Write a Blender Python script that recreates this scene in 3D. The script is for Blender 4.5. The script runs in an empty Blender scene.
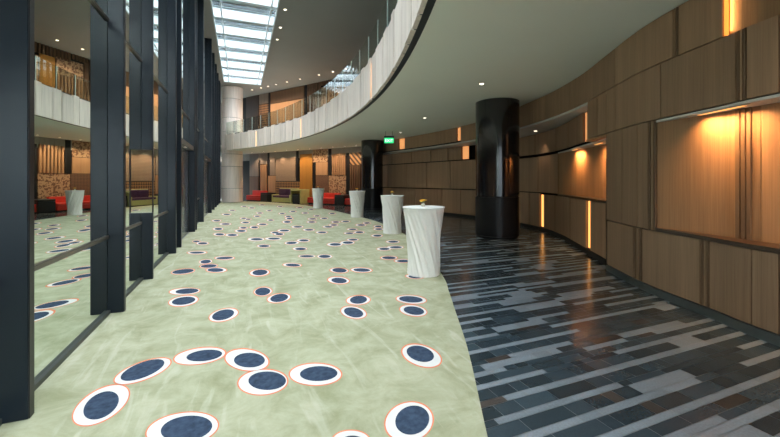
import bpy, bmesh, math, random
import numpy as np
from mathutils import Vector, Matrix

random.seed(7)
SC = bpy.context.scene
COL = SC.collection

# ------------------------------------------------------------------ camera frame
F = 368.0                       # focal length in pixels (17 mm on 36 mm)
TH = math.atan2(150.0, F)       # the camera looks this far right of the mirror wall
CT, ST = math.cos(TH), math.sin(TH)
HZ = 181.0                      # horizon row
CAMH = 1.53

def ground(px, py, z=0.0):
    d = F * (CAMH - z) / (py - HZ)
    return wpt(px, d)

def wpt(px, d):
    s = (px - 390.0) / F * d
    return (s * CT + d * ST, d * CT - s * ST)

def depth(x, y):
    return x * ST + y * CT

def zat(py, d):
    return CAMH + (HZ - py) * d / F

# ------------------------------------------------------------------ materials
def new_mat(name):
    m = bpy.data.materials.new(name)
    m.use_nodes = True
    nt = m.node_tree
    b = nt.nodes['Principled BSDF']
    return m, nt, b

def setp(b, **kw):
    for k, v in kw.items():
        b.inputs[k.replace('_', ' ')].default_value = v

def rgb(c):
    return (c[0], c[1], c[2], 1.0)

def plain(name, c, rough=0.5, metal=0.0, vary=0.12, scale=6.0, stretch=(1, 1, 1), spec=0.5, bump=0.0):
    m, nt, b = new_mat(name)
    setp(b, Roughness=rough, Metallic=metal)
    b.inputs['Specular IOR Level'].default_value = spec
    tc = nt.nodes.new('ShaderNodeTexCoord')
    mp = nt.nodes.new('ShaderNodeMapping')
    mp.inputs['Scale'].default_value = stretch
    n = nt.nodes.new('ShaderNodeTexNoise')
    n.inputs['Scale'].default_value = scale
    n.inputs['Detail'].default_value = 4
    cr = nt.nodes.new('ShaderNodeValToRGB')
    cr.color_ramp.elements[0].position = 0.3
    cr.color_ramp.elements[1].position = 0.7
    cr.color_ramp.elements[0].color = rgb([x * (1 - vary) for x in c])
    cr.color_ramp.elements[1].color = rgb([min(1, x * (1 + vary)) for x in c])
    nt.links.new(tc.outputs['Object'], mp.inputs['Vector'])
    nt.links.new(mp.outputs['Vector'], n.inputs['Vector'])
    nt.links.new(n.outputs['Fac'], cr.inputs['Fac'])
    nt.links.new(cr.outputs['Color'], b.inputs['Base Color'])
    if bump > 0:
        bp = nt.nodes.new('ShaderNodeBump')
        bp.inputs['Strength'].default_value = bump
        bp.inputs['Distance'].default_value = 0.01
        nt.links.new(n.outputs['Fac'], bp.inputs['Height'])
        nt.links.new(bp.outputs['Normal'], b.inputs['Normal'])
    return m

def emit(name, c, s):
    m, nt, b = new_mat(name)
    setp(b, Roughness=0.6)
    b.inputs['Base Color'].default_value = rgb(c)
    b.inputs['Emission Color'].default_value = rgb(c)
    b.inputs['Emission Strength'].default_value = s
    return m

def wood(name, c, vary=0.22, rough=0.45):
    # vertical grain: fine streaks plus broad veneer leaves, plus per-panel tone
    m, nt, b = new_mat(name)
    setp(b, Roughness=rough)
    b.inputs['Specular IOR Level'].default_value = 0.35
    tc = nt.nodes.new('ShaderNodeTexCoord')
    mp = nt.nodes.new('ShaderNodeMapping'); mp.inputs['Scale'].default_value = (38, 38, 0.9)
    n1 = nt.nodes.new('ShaderNodeTexNoise'); n1.inputs['Scale'].default_value = 1.6; n1.inputs['Detail'].default_value = 5
    mp2 = nt.nodes.new('ShaderNodeMapping'); mp2.inputs['Scale'].default_value = (7, 7, 0.12)
    n2 = nt.nodes.new('ShaderNodeTexNoise'); n2.inputs['Scale'].default_value = 1.0; n2.inputs['Detail'].default_value = 2
    oi = nt.nodes.new('ShaderNodeObjectInfo')
    a = nt.nodes.new('ShaderNodeMath'); a.operation = 'MULTIPLY_ADD'
    a.inputs[1].default_value = 0.55
    a2 = nt.nodes.new('ShaderNodeMath'); a2.operation = 'MULTIPLY'; a2.inputs[1].default_value = 0.45
    a3 = nt.nodes.new('ShaderNodeMath'); a3.operation = 'MULTIPLY_ADD'
    a3.inputs[1].default_value = 0.22; 
    a4 = nt.nodes.new('ShaderNodeMath'); a4.operation = 'SUBTRACT'; a4.inputs[1].default_value = 0.11
    cr = nt.nodes.new('ShaderNodeValToRGB')
    cr.color_ramp.elements[0].position = 0.28; cr.color_ramp.elements[1].position = 0.75
    cr.color_ramp.elements[0].color = rgb([x * (1 - vary * 1.4) for x in c])
    cr.color_ramp.elements[1].color = rgb([min(1, x * (1 + vary)) for x in c])
    L = nt.links.new
    L(tc.outputs['Object'], mp.inputs['Vector']); L(mp.outputs['Vector'], n1.inputs['Vector'])
    L(tc.outputs['Object'], mp2.inputs['Vector']); L(mp2.outputs['Vector'], n2.inputs['Vector'])
    L(n2.outputs['Fac'], a2.inputs[0])
    L(n1.outputs['Fac'], a.inputs[0]); L(a2.outputs[0], a.inputs[2])
    L(oi.outputs['Random'], a3.inputs[0]); L(a.outputs[0], a3.inputs[2])
    L(a3.outputs[0], a4.inputs[0])
    L(a4.outputs[0], cr.inputs['Fac'])
    L(cr.outputs['Color'], b.inputs['Base Color'])
    return m

M = {}
M['oak'] = wood('oak_veneer', (0.36, 0.225, 0.138))
M['oak_niche'] = wood('niche_oak_veneer', (0.40, 0.225, 0.115))
M['oak_strip'] = wood('oak_batten', (0.20, 0.12, 0.07))
M['edge_wood'] = plain('dark_wood_edge', (0.05, 0.028, 0.016), 0.35)
M['backing'] = plain('shadow_gap_black', (0.014, 0.012, 0.011), 0.8)
M['plinth'] = plain('plinth_metal', (0.13, 0.15, 0.155), 0.32, 0.5)
M['soffit'] = plain('soffit_paint', (0.78, 0.82, 0.745), 0.7, vary=0.02, scale=0.5)
M['upceil'] = plain('upper_ceiling_paint', (0.27, 0.275, 0.275), 0.7, vary=0.03, scale=0.5)
M['ledge'] = plain('ledge_paint', (0.62, 0.61, 0.58), 0.55, vary=0.03)
M['fin'] = plain('blued_steel', (0.009, 0.015, 0.023), 0.28, 0.1, vary=0.08, scale=1.0, spec=0.32)
M['fin_dark'] = plain('dark_steel_frame', (0.012, 0.014, 0.018), 0.35, 0.3, vary=0.1)
M['bronze'] = plain('bronze_bar', (0.16, 0.145, 0.12), 0.35, 0.7, vary=0.08)
M['gasket'] = plain('floor_channel', (0.06, 0.07, 0.065), 0.5, 0.2)
M['door'] = plain('door_glass', (0.12, 0.145, 0.19), 0.2, 0.4, vary=0.05, scale=1.0)
M['column'] = plain('black_lacquer', (0.009, 0.009, 0.012), 0.12, 0.0, vary=0.1, scale=2, spec=0.7)
M['column_low'] = plain('black_satin', (0.008, 0.008, 0.010), 0.4, 0.0, vary=0.1, scale=2, spec=0.22)
M['steel_rim'] = plain('dark_steel_ring', (0.05, 0.05, 0.05), 0.3, 0.8)
M['cloth'] = plain('white_stretch_cloth', (0.78, 0.77, 0.735), 0.75, vary=0.03, scale=3)
M['cloth_top'] = plain('white_cloth_top', (0.74, 0.76, 0.75), 0.6, vary=0.03, scale=3)
M['vase'] = plain('small_glass_vase', (0.62, 0.60, 0.52), 0.15, vary=0.05)
M['petal'] = plain('orange_petal', (0.85, 0.36, 0.02), 0.6, vary=0.3, scale=60)
M['petal_y'] = plain('yellow_petal', (0.85, 0.58, 0.06), 0.6, vary=0.2, scale=60)
M['stem'] = plain('green_stem', (0.10, 0.20, 0.05), 0.6)
M['dark_band'] = plain('soffit_edge_metal', (0.030, 0.036, 0.042), 0.45, 0.3)
M['red'] = plain('red_upholstery', (0.62, 0.035, 0.02), 0.55, vary=0.1, scale=4)
M['lime'] = plain('lime_leather', (0.46, 0.44, 0.17), 0.5, vary=0.08, scale=4)
M['purple'] = plain('purple_upholstery', (0.075, 0.025, 0.075), 0.6, vary=0.2, scale=8)
M['stool'] = plain('black_leather', (0.016, 0.018, 0.022), 0.4)
M['black_trim'] = plain('black_lacquered_post', (0.008, 0.008, 0.010), 0.5, spec=0.3)
M['tan'] = wood('tan_veneer', (0.42, 0.24, 0.13), 0.15)
M['greybrown'] = wood('grey_brown_veneer', (0.24, 0.19, 0.155), 0.15)
M['brown'] = wood('walnut_veneer', (0.15, 0.085, 0.05), 0.2)
M['darkbrown'] = wood('smoked_veneer', (0.075, 0.045, 0.032), 0.2)
M['greige'] = plain('corrugated_greige', (0.34, 0.31, 0.27), 0.6, vary=0.05)
M['amber'] = wood('amber_veneer', (0.46, 0.21, 0.04), 0.15)
M['rod'] = plain('grey_rod', (0.12, 0.12, 0.12), 0.4, 0.6)
M['signbody'] = plain('sign_case', (0.02, 0.025, 0.022), 0.5)
M['signgreen'] = emit('lit_green_face', (0.02, 0.50, 0.16), 1.3)
M['signwhite'] = emit('lit_white_letters', (0.85, 1.0, 0.88), 1.4)
M['led'] = emit('amber_led', (1.0, 0.43, 0.11), 1.45)
M['led_soft'] = emit('warm_led', (1.0, 0.42, 0.15), 0.55)
M['led_cream'] = emit('cream_led', (1.0, 0.62, 0.32), 1.0)
M['led_hot'] = emit('hidden_amber_led', (1.0, 0.36, 0.06), 0.9)
M['lamp'] = emit('downlight_lens', (1.0, 0.86, 0.68), 5.0)
M['lamp_ring'] = plain('downlight_ring', (0.55, 0.54, 0.5), 0.4)
M['beam'] = plain('skylight_beam', (0.55, 0.62, 0.66), 0.4, vary=0.05)
M['blade'] = plain('skylight_blade', (0.30, 0.40, 0.44), 0.4, vary=0.05)
M['outer'] = plain('plaster_grey', (0.22, 0.215, 0.21), 0.7, vary=0.05)
M['stone_joint'] = plain('stone_joint', (0.07, 0.065, 0.06), 0.8)
M['glass_edge'] = plain('ground_glass_edge', (0.55, 0.66, 0.64), 0.3, vary=0.05)
M['rail'] = plain('rail_metal', (0.35, 0.37, 0.37), 0.3, 0.8)

def stone_mat(name, c):
    m, nt, b = new_mat(name)
    setp(b, Roughness=0.55)
    tc = nt.nodes.new('ShaderNodeTexCoord')
    mp = nt.nodes.new('ShaderNodeMapping'); mp.inputs['Scale'].default_value = (9, 9, 0.6)
    n = nt.nodes.new('ShaderNodeTexNoise'); n.inputs['Scale'].default_value = 1.5; n.inputs['Detail'].default_value = 5
    oi = nt.nodes.new('ShaderNodeObjectInfo')
    ad = nt.nodes.new('ShaderNodeMath'); ad.operation = 'MULTIPLY_ADD'; ad.inputs[1].default_value = 0.30
    su = nt.nodes.new('ShaderNodeMath'); su.operation = 'SUBTRACT'; su.inputs[1].default_value = 0.15
    cr = nt.nodes.new('ShaderNodeValToRGB')
    cr.color_ramp.elements[0].position = 0.25; cr.color_ramp.elements[1].position = 0.8
    cr.color_ramp.elements[0].color = rgb([x * 0.80 for x in c])
    cr.color_ramp.elements[1].color = rgb([min(1, x * 1.1) for x in c])
    L = nt.links.new
    L(tc.outputs['Object'], mp.inputs['Vector']); L(mp.outputs['Vector'], n.inputs['Vector'])
    L(oi.outputs['Random'], ad.inputs[0]); L(n.outputs['Fac'], ad.inputs[2]); L(ad.outputs[0], su.inputs[0])
    L(su.outputs[0], cr.inputs['Fac']); L(cr.outputs['Color'], b.inputs['Base Color'])
    return m
M['stone'] = stone_mat('travertine_panel', (0.80, 0.71, 0.64))
M['stone_col'] = stone_mat('travertine_pier', (0.90, 0.81, 0.78))

# mirror glass
m, nt, b = new_mat('mirror_glass')
b.inputs['Base Color'].default_value = (0.76, 0.82, 0.76, 1)
setp(b, Metallic=1.0, Roughness=0.0)
M['mirror'] = m

def glass_mat(name, tint, refl_tint=(1, 1, 1), f0=1.0):
    m = bpy.data.materials.new(name); m.use_nodes = True
    nt = m.node_tree; nt.nodes.clear()
    out = nt.nodes.new('ShaderNodeOutputMaterial')
    tr = nt.nodes.new('ShaderNodeBsdfTransparent'); tr.inputs['Color'].default_value = rgb(tint)
    gl = nt.nodes.new('ShaderNodeBsdfGlossy'); gl.inputs['Color'].default_value = rgb(refl_tint)
    gl.inputs['Roughness'].default_value = 0.02
    lw = nt.nodes.new('ShaderNodeFresnel'); lw.inputs['IOR'].default_value = 1.5
    mx = nt.nodes.new('ShaderNodeMixShader')
    ml = nt.nodes.new('ShaderNodeMath'); ml.operation = 'MULTIPLY'; ml.inputs[1].default_value = f0
    nt.links.new(lw.outputs['Fac'], ml.inputs[0]); nt.links.new(ml.outputs[0], mx.inputs['Fac'])
    nt.links.new(tr.outputs[0], mx.inputs[1]); nt.links.new(gl.outputs[0], mx.inputs[2])
    nt.links.new(mx.outputs[0], out.inputs['Surface'])
    return m
M['glass'] = glass_mat('clear_balustrade_glass', (0.86, 0.92, 0.90), f0=0.35)
M['pane'] = glass_mat('skylight_glass', (0.93, 0.97, 1.0))

# carpet
def carpet_mat(name, lo, hi, streak):
    m, nt, b = new_mat(name)
    setp(b, Roughness=0.95)
    b.inputs['Specular IOR Level'].default_value = 0.1
    tc = nt.nodes.new('ShaderNodeTexCoord')
    n = nt.nodes.new('ShaderNodeTexNoise'); n.inputs['Scale'].default_value = 2.8; n.inputs['Detail'].default_value = 9; n.inputs['Roughness'].default_value = 0.70
    n.inputs['Distortion'].default_value = 0.5
    cr = nt.nodes.new('ShaderNodeValToRGB')
    cr.color_ramp.elements[0].position = 0.30; cr.color_ramp.elements[1].position = 0.66
    cr.color_ramp.elements[0].color = rgb(lo); cr.color_ramp.elements[1].color = rgb(hi)
    L = nt.links.new
    L(tc.outputs['Object'], n.inputs['Vector']); L(n.outputs['Fac'], cr.inputs['Fac'])
    # brushed pile strokes
    mp = nt.nodes.new('ShaderNodeMapping'); mp.inputs['Scale'].default_value = (3.4, 0.55, 1); mp.inputs['Rotation'].default_value = (0, 0, 0.35)
    n2 = nt.nodes.new('ShaderNodeTexNoise'); n2.inputs['Scale'].default_value = 1.7; n2.inputs['Detail'].default_value = 6; n2.inputs['Distortion'].default_value = 1.6
    r2 = nt.nodes.new('ShaderNodeValToRGB')
    r2.color_ramp.elements[0].position = 0.56; r2.color_ramp.elements[1].position = 0.70
    r2.color_ramp.elements[0].color = (0, 0, 0, 1); r2.color_ramp.elements[1].color = (0.42, 0.42, 0.42, 1)
    mx = nt.nodes.new('ShaderNodeMix'); mx.data_type = 'RGBA'
    mx.inputs['B'].default_value = rgb(streak)
    L(tc.outputs['Object'], mp.inputs['Vector']); L(mp.outputs['Vector'], n2.inputs['Vector']); L(n2.outputs['Fac'], r2.inputs['Fac'])
    L(r2.outputs['Color'], mx.inputs['Factor']); L(cr.outputs['Color'], mx.inputs['A'])
    L(mx.outputs['Result'], b.inputs['Base Color'])
    n3 = nt.nodes.new('ShaderNodeTexNoise'); n3.inputs['Scale'].default_value = 160
    bp = nt.nodes.new('ShaderNodeBump'); bp.inputs['Strength'].default_value = 0.25; bp.inputs['Distance'].default_value = 0.004
    L(tc.outputs['Object'], n3.inputs['Vector']); L(n3.outputs['Fac'], bp.inputs['Height']); L(bp.outputs['Normal'], b.inputs['Normal'])
    return m
M['carpet'] = carpet_mat('sage_carpet', (0.252, 0.272, 0.162), (0.43, 0.443, 0.325), (0.55, 0.55, 0.46))
M['dot_orange'] = plain('orange_pile', (0.70, 0.22, 0.12), 0.95, spec=0.1)
M['dot_white'] = plain('white_pile', (0.66, 0.66, 0.66), 0.95, vary=0.05, scale=12, spec=0.1)
M['dot_navy'] = plain('navy_pile', (0.040, 0.062, 0.105), 0.95, vary=0.3, scale=25, spec=0.1)

# floor tiles : colour attribute per tile
m, nt, b = new_mat('stone_tile')
at = nt.nodes.new('ShaderNodeVertexColor'); at.layer_name = 'tile'
tc = nt.nodes.new('ShaderNodeTexCoord')
n = nt.nodes.new('ShaderNodeTexNoise'); n.inputs['Scale'].default_value = 70; n.inputs['Detail'].default_value = 3
cr = nt.nodes.new('ShaderNodeValToRGB')
cr.color_ramp.elements[0].color = (0.72, 0.72, 0.72, 1); cr.color_ramp.elements[1].color = (1.25, 1.25, 1.25, 1)
mx = nt.nodes.new('ShaderNodeMix'); mx.data_type = 'RGBA'; mx.blend_type = 'MULTIPLY'; mx.inputs['Factor'].default_value = 1
nt.links.new(tc.outputs['Object'], n.inputs['Vector']); nt.links.new(n.outputs['Fac'], cr.inputs['Fac'])
nt.links.new(at.outputs['Color'], mx.inputs['A']); nt.links.new(cr.outputs['Color'], mx.inputs['B'])
nt.links.new(mx.outputs['Result'], b.inputs['Base Color'])
setp(b, Roughness=0.19); b.inputs['Specular IOR Level'].default_value = 0.45
M['tile'] = m
M['grout'] = plain('tile_grout', (0.17, 0.185, 0.195), 0.8)

# patterned veneers (object space: x along the wall, z up)
def pattern_mat(name, c1, c2, kind, sc):
    m, nt, b = new_mat(name); setp(b, Roughness=0.5)
    tc = nt.nodes.new('ShaderNodeTexCoord')
    mp = nt.nodes.new('ShaderNodeMapping')
    L = nt.links.new
    L(tc.outputs['Object'], mp.inputs['Vector'])
    mx = nt.nodes.new('ShaderNodeMix'); mx.data_type = 'RGBA'
    mx.inputs['A'].default_value = rgb(c1); mx.inputs['B'].default_value = rgb(c2)
    if kind == 'diamond':
        mp.inputs['Rotation'].default_value = (0, math.pi / 4, 0)
        mp.inputs['Location'].default_value = (0.01, 50, 0.01)
        ch = nt.nodes.new('ShaderNodeTexChecker'); ch.inputs['Scale'].default_value = sc
        mp.inputs['Scale'].default_value = (1, 0.0001, 1)
        L(mp.outputs['Vector'], ch.inputs['Vector']); L(ch.outputs['Fac'], mx.inputs['Factor'])
    elif kind == 'tri':
        vo = nt.nodes.new('ShaderNodeTexVoronoi'); vo.inputs['Scale'].default_value = sc; vo.distance = 'MANHATTAN'
        vo.inputs['Randomness'].default_value = 0.8
        mp.inputs['Scale'].default_value = (1, 0.0001, 1)
        r = nt.nodes.new('ShaderNodeValToRGB'); r.color_ramp.interpolation = 'CONSTANT'
        r.color_ramp.elements[0].color = (0, 0, 0, 1); r.color_ramp.elements[1].color = (1, 1, 1, 1)
        r.color_ramp.elements[1].position = 0.62
        sep = nt.nodes.new('ShaderNodeSeparateColor')
        L(mp.outputs['Vector'], vo.inputs['Vector']); L(vo.outputs['Color'], sep.inputs['Color'])
        L(sep.outputs[0], r.inputs['Fac']); L(r.outputs['Color'], mx.inputs['Factor'])
    elif kind == 'wave':
        mp.inputs['Rotation'].default_value = (0, math.pi / 4, 0)
        wv = nt.nodes.new('ShaderNodeTexWave'); wv.inputs['Scale'].default_value = sc; wv.wave_profile = 'TRI'
        r = nt.nodes.new('ShaderNodeValToRGB')
        r.color_ramp.elements[0].position = 0.42; r.color_ramp.elements[1].position = 0.58
        L(mp.outputs['Vector'], wv.inputs['Vector']); L(wv.outputs['Fac'], r.inputs['Fac']); L(r.outputs['Color'], mx.inputs['Factor'])
    L(mx.outputs['Result'], b.inputs['Base Color'])
    return m
M['diamond'] = pattern_mat('diamond_weave', (0.20, 0.135, 0.095), (0.36, 0.26, 0.19), 'diamond', 16)
M['tri'] = pattern_mat('triangle_marquetry', (0.46, 0.29, 0.17), (0.16, 0.075, 0.04), 'tri', 13)
M['weave'] = pattern_mat('chevron_weave', (0.33, 0.17, 0.07), (0.06, 0.03, 0.02), 'diamond', 8)
M['weave_brown'] = pattern_mat('brown_weave', (0.22, 0.115, 0.065), (0.09, 0.045, 0.03), 'diamond', 18)
M['diag'] = pattern_mat('diagonal_marquetry', (0.40, 0.22, 0.10), (0.05, 0.028, 0.02), 'wave', 1.25)

# ------------------------------------------------------------------ object helpers
def props(o, label=None, cat=None, group=None, kind=None):
    if label: o['label'] = label
    if cat: o['category'] = cat
    if group: o['group'] = group
    if kind: o['kind'] = kind
    return o

def link_mesh(name, verts, faces, mat, parent=None, mats=None, fmat=None, smooth=False, loc=None, rotz=None):
    me = bpy.data.meshes.new(name)
    me.from_pydata([tuple(v) for v in verts], [], [tuple(f) for f in faces])
    for mm in (mats or [mat]):
        me.materials.append(mm)
    if fmat:
        for p, k in zip(me.polygons, fmat):
            p.material_index = k
    me.update()
    if smooth:
        for p in me.polygons: p.use_smooth = True
    o = bpy.data.objects.new(name, me)
    COL.objects.link(o)
    if parent: o.parent = parent
    if loc: o.location = loc
    if rotz is not None: o.rotation_euler = (0, 0, rotz)
    return o

def empty(name, loc=(0, 0, 0), rotz=0.0, **kw):
    o = bpy.data.objects.new(name, None)
    o.empty_display_size = 0.1
    COL.objects.link(o)
    o.location = loc; o.rotation_euler = (0, 0, rotz)
    props(o, **kw)
    return o

class MB:
    """collects shapes of one part"""
    def __init__(self): self.v = []; self.f = []
    def add(self, v, f):
        k = len(self.v); self.v += list(v); self.f += [tuple(i + k for i in q) for q in f]
    def box(self, x0, x1, y0, y1, z0, z1):
        v = [(x0, y0, z0), (x1, y0, z0), (x1, y1, z0), (x0, y1, z0), (x0, y0, z1), (x1, y0, z1), (x1, y1, z1), (x0, y1, z1)]
        self.add(v, [(0, 3, 2, 1), (4, 5, 6, 7), (0, 1, 5, 4), (1, 2, 6, 5), (2, 3, 7, 6), (3, 0, 4, 7)])
        return self
    def bbox(self, x0, x1, y0, y1, z0, z1, r=0.01, seg=2):
        bm = bmesh.new()
        bmesh.ops.create_cube(bm, size=1)
        for w in bm.verts:
            w.co = Vector(((x0 + x1) / 2 + w.co.x * (x1 - x0), (y0 + y1) / 2 + w.co.y * (y1 - y0), (z0 + z1) / 2 + w.co.z * (z1 - z0)))
        bmesh.ops.bevel(bm, geom=list(bm.edges), offset=r, segments=seg, affect='EDGES', profile=0.5)
        bm.verts.index_update()
        self.add([tuple(w.co) for w in bm.verts], [tuple(w.index for w in f.verts) for f in bm.faces])
        bm.free()
        return self
    def lathe(self, prof, n=32, cx=0, cy=0, caps=True):
        v = []; f = []
        for (r, z) in prof:
            for i in range(n):
                a = 2 * math.pi * i / n
                v.append((cx + r * math.cos(a), cy + r * math.sin(a), z))
        for j in range(len(prof) - 1):
            for i in range(n):
                k = (i + 1) % n
                f.append((j * n + i, j * n + k, (j + 1) * n + k, (j + 1) * n + i))
        if caps:
            f.append(tuple(range(n - 1, -1, -1)))
            f.append(tuple((len(prof) - 1) * n + i for i in range(n)))
        self.add(v, f)
        return self
    def build(self, name, mat, parent=None, **kw):
        return link_mesh(name, self.v, self.f, mat, parent, **kw)

def smooth_by_angle(o, ang=40):
    me = o.data
    bm = bmesh.new(); bm.from_mesh(me)
    for f in bm.faces: f.smooth = True
    for e in bm.edges:
        if len(e.link_faces) == 2 and e.calc_face_angle(0) > math.radians(ang):
            e.smooth = False
    bm.to_mesh(me); bm.free()
    return o

# ------------------------------------------------------------------ plan curves
def catmull(pts, n=14):
    P = [np.array(p, float) for p in pts]
    P = [2 * P[0] - P[1]] + P + [2 * P[-1] - P[-2]]
    out = []
    for i in range(1, len(P) - 2):
        for k in range(n):
            t = k / n
            p0, p1, p2, p3 = P[i - 1], P[i], P[i + 1], P[i + 2]
            out.append(0.5 * ((2 * p1) + (-p0 + p2) * t + (2 * p0 - 5 * p1 + 4 * p2 - p3) * t * t + (-p0 + 3 * p1 - 3 * p2 + p3) * t ** 3))
    out.append(P[-2])
    return np.array(out)

class Curve:
    def __init__(self, pts, n=14):
        self.p = catmull(pts, n)
        seg = np.linalg.norm(np.diff(self.p, axis=0), axis=1)
        self.u = np.concatenate([[0], np.cumsum(seg)])
        t = np.gradient(self.p, self.u, axis=0)
        t /= np.linalg.norm(t, axis=1)[:, None]
        self.nrm = np.stack([t[:, 1], -t[:, 0]], 1)      # to the right of travel = out of the room
    def at(self, u, off=0.0):
        x = np.interp(u, self.u, self.p[:, 0]); y = np.interp(u, self.u, self.p[:, 1])
        nx = np.interp(u, self.u, self.nrm[:, 0]); ny = np.interp(u, self.u, self.nrm[:, 1])
        l = math.hypot(nx, ny)
        return (x + off * nx / l, y + off * ny / l)
    def hit(self, px):
        """arc length where the sight line through image column px first meets the curve"""
        k = (px - 390.0) / F
        dx, dy = ST + k * CT, CT - k * ST
        c = self.p[:, 0] * dy - self.p[:, 1] * dx
        best = None
        for i in range(len(c) - 1):
            if c[i] == 0 or c[i] * c[i + 1] < 0:
                t = c[i] / (c[i] - c[i + 1])
                q = self.p[i] * (1 - t) + self.p[i + 1] * t
                d = depth(*q)
                if d > 0.3 and (best is None or d < best[0]):
                    best = (d, self.u[i] * (1 - t) + self.u[i + 1] * t)
        return best[1] if best else None

def curved(mb, cv, u0, u1, z0, z1, o0, o1, step=0.18, cap=True):
    """solid strip along a curve between u0 and u1, offsets o0 (room side) .. o1"""
    if u0 > u1: u0, u1 = u1, u0
    n = max(1, int(math.ceil((u1 - u0) / step)))
    v = []
    for i in range(n + 1):
        u = u0 + (u1 - u0) * i / n
        a = cv.at(u, o0); b = cv.at(u, o1)
        v += [(a[0], a[1], z0), (b[0], b[1], z0), (b[0], b[1], z1), (a[0], a[1], z1)]
    f = []
    for i in range(n):
        q = 4 * i; r = q + 4
        f += [(q, r, r + 3, q + 3), (q + 1, q + 2, r + 2, r + 1), (q + 3, r + 3, r + 2, q + 2), (q, q + 1, r + 1, r)]
    f += [(0, 3, 2, 1), (4 * n, 4 * n + 1, 4 * n + 2, 4 * n + 3)]
    mb.add(v, f)
    return mb

# right wall: front line of the upper band / near part, and the recessed line further back
FR = Curve([(3.75, -5.0), (3.95, -2.5), (4.20, -0.2), (4.63, 1.8), (4.85, 2.4), (5.25, 3.45), (5.86, 4.5), (6.45, 5.5), (7.0, 6.75), (7.4, 8.06),
            (7.9, 10.0), (8.1, 12.1), (7.95, 14.5), (7.6, 16.7), (7.25, 18.7), (7.1, 20.5), (7.0, 22.3)])
RC = Curve([(5.25, 3.45), (5.72, 4.12), (6.30, 4.93), (7.05, 6.05), (8.0, 7.5), (8.65, 9.0), (8.95, 11.0), (8.85, 13.0), (8.45, 15.0), (8.0, 17.0), (7.6, 19.0), (7.3, 20.6), (7.1, 22.2)])
BK = Curve([(4.6, -5.0), (4.8, -2.5), (5.0, -0.2), (5.4, 1.5), (5.75, 2.3), (6.2, 3.0), (7.0, 4.0), (7.9, 5.1), (8.8, 6.6), (9.4, 8.6), (9.65, 11.0), (9.55, 13.2), (9.2, 15.4), (8.8, 17.4), (8.4, 19.2), (8.1, 21), (7.9, 22.6)])
SOFFIT_Z = 3.70
UPZ = 8.30
MX = -1.405                      # mirror plane

# ------------------------------------------------------------------ floor
def build_floor():
    verts = []; faces = []; cols = []
    g0 = MB().box(-1.6, 12.0, -5.2, 37.0, -0.12, -0.003)
    verts = list(g0.v); faces = list(g0.f); fm = [1] * len(faces); cols = [(0.17, 0.18, 0.18)] * len(faces)
    rnd = random.Random(11)
    gap = 0.0022
    y = -1.0
    light = {}
    prev_runs = []; last_slim = False
    while y < 35:
        h = rnd.choice([0.06, 0.065]) if (not last_slim or rnd.random() < 0.2) else rnd.choice([0.09, 0.12])
        slim = h < 0.08; last_slim = slim
        if y > 12: h *= 1.35
        x0 = -1.2 if y > 26 else (0.2 if y < 2.6 else (1.2 if y < 5 else 2.4))
        if y > 21: x0 = -1.0
        x1 = 5.4 if y < 3.2 else (7.0 if y < 6 else 9.4)
        if y > 23: x1 = 8.6
        x = x0 + rnd.random() * 0.2
        run = 0.0; islight = False; runs = []
        while x < x1:
            w = rnd.choice([0.11, 0.18, 0.24, 0.30, 0.38]) * (1.4 if y > 14 else 1)
            if run <= 0:
                near = any(a < x < b for a, b in prev_runs)
                p = 0.46 if slim else 0.20
                islight = rnd.random() < p
                run = (rnd.uniform(0.3, 1.1) if slim else rnd.uniform(0.12, 0.5)) if islight else rnd.uniform(0.25, 0.8)
            if islight and rnd.random() < 0.8: runs.append((x - 0.1, x + w))
            if islight:
                t = rnd.uniform(0.88, 1.1); c = (0.195 * t, 0.232 * t, 0.272 * t)
            else:
                t = rnd.uniform(0.65, 1.4)
                c = (0.030 * t, 0.046 * t, 0.059 * t)
                if rnd.random() < 0.035: c = (0.050 * t, 0.043 * t, 0.040 * t)
            k = len(verts)
            a, b2 = x + gap, x + w - gap
            verts += [(a, y + gap, 0), (b2, y + gap, 0), (b2, y + h - gap, 0), (a, y + h - gap, 0)]
            faces.append((k, k + 1, k + 2, k + 3)); fm.append(0); cols.append(c)
            x += w; run -= w
        prev_runs = runs
        y += h
    o = link_mesh('floor', verts, faces, None, mats=[M['tile'], M['grout']], fmat=fm)
    ca = o.data.color_attributes.new('tile', 'FLOAT_COLOR', 'CORNER')
    for p, c in zip(o.data.polygons, cols):
        for li in p.loop_indices:
            ca.data[li].color = (c[0], c[1], c[2], 1)
    props(o, kind='structure')
build_floor()

# ------------------------------------------------------------------ carpet with its eye-shaped spots
EDGE = Curve([(-1.35, -3.2), (-0.5, -1.4), (0.3, 0.0), (1.0, 1.12), (1.37, 1.82), (1.91, 2.82), (2.33, 3.69), (2.67, 4.4), (3.0, 5.12), (3.75, 7.2), (4.38, 9.7),
              (4.72, 12.25), (4.72, 14.9), (4.35, 19.6), (3.55, 24.2), (2.2, 27.5), (0.6, 29.4), (-1.35, 30.2)], 10)
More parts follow.
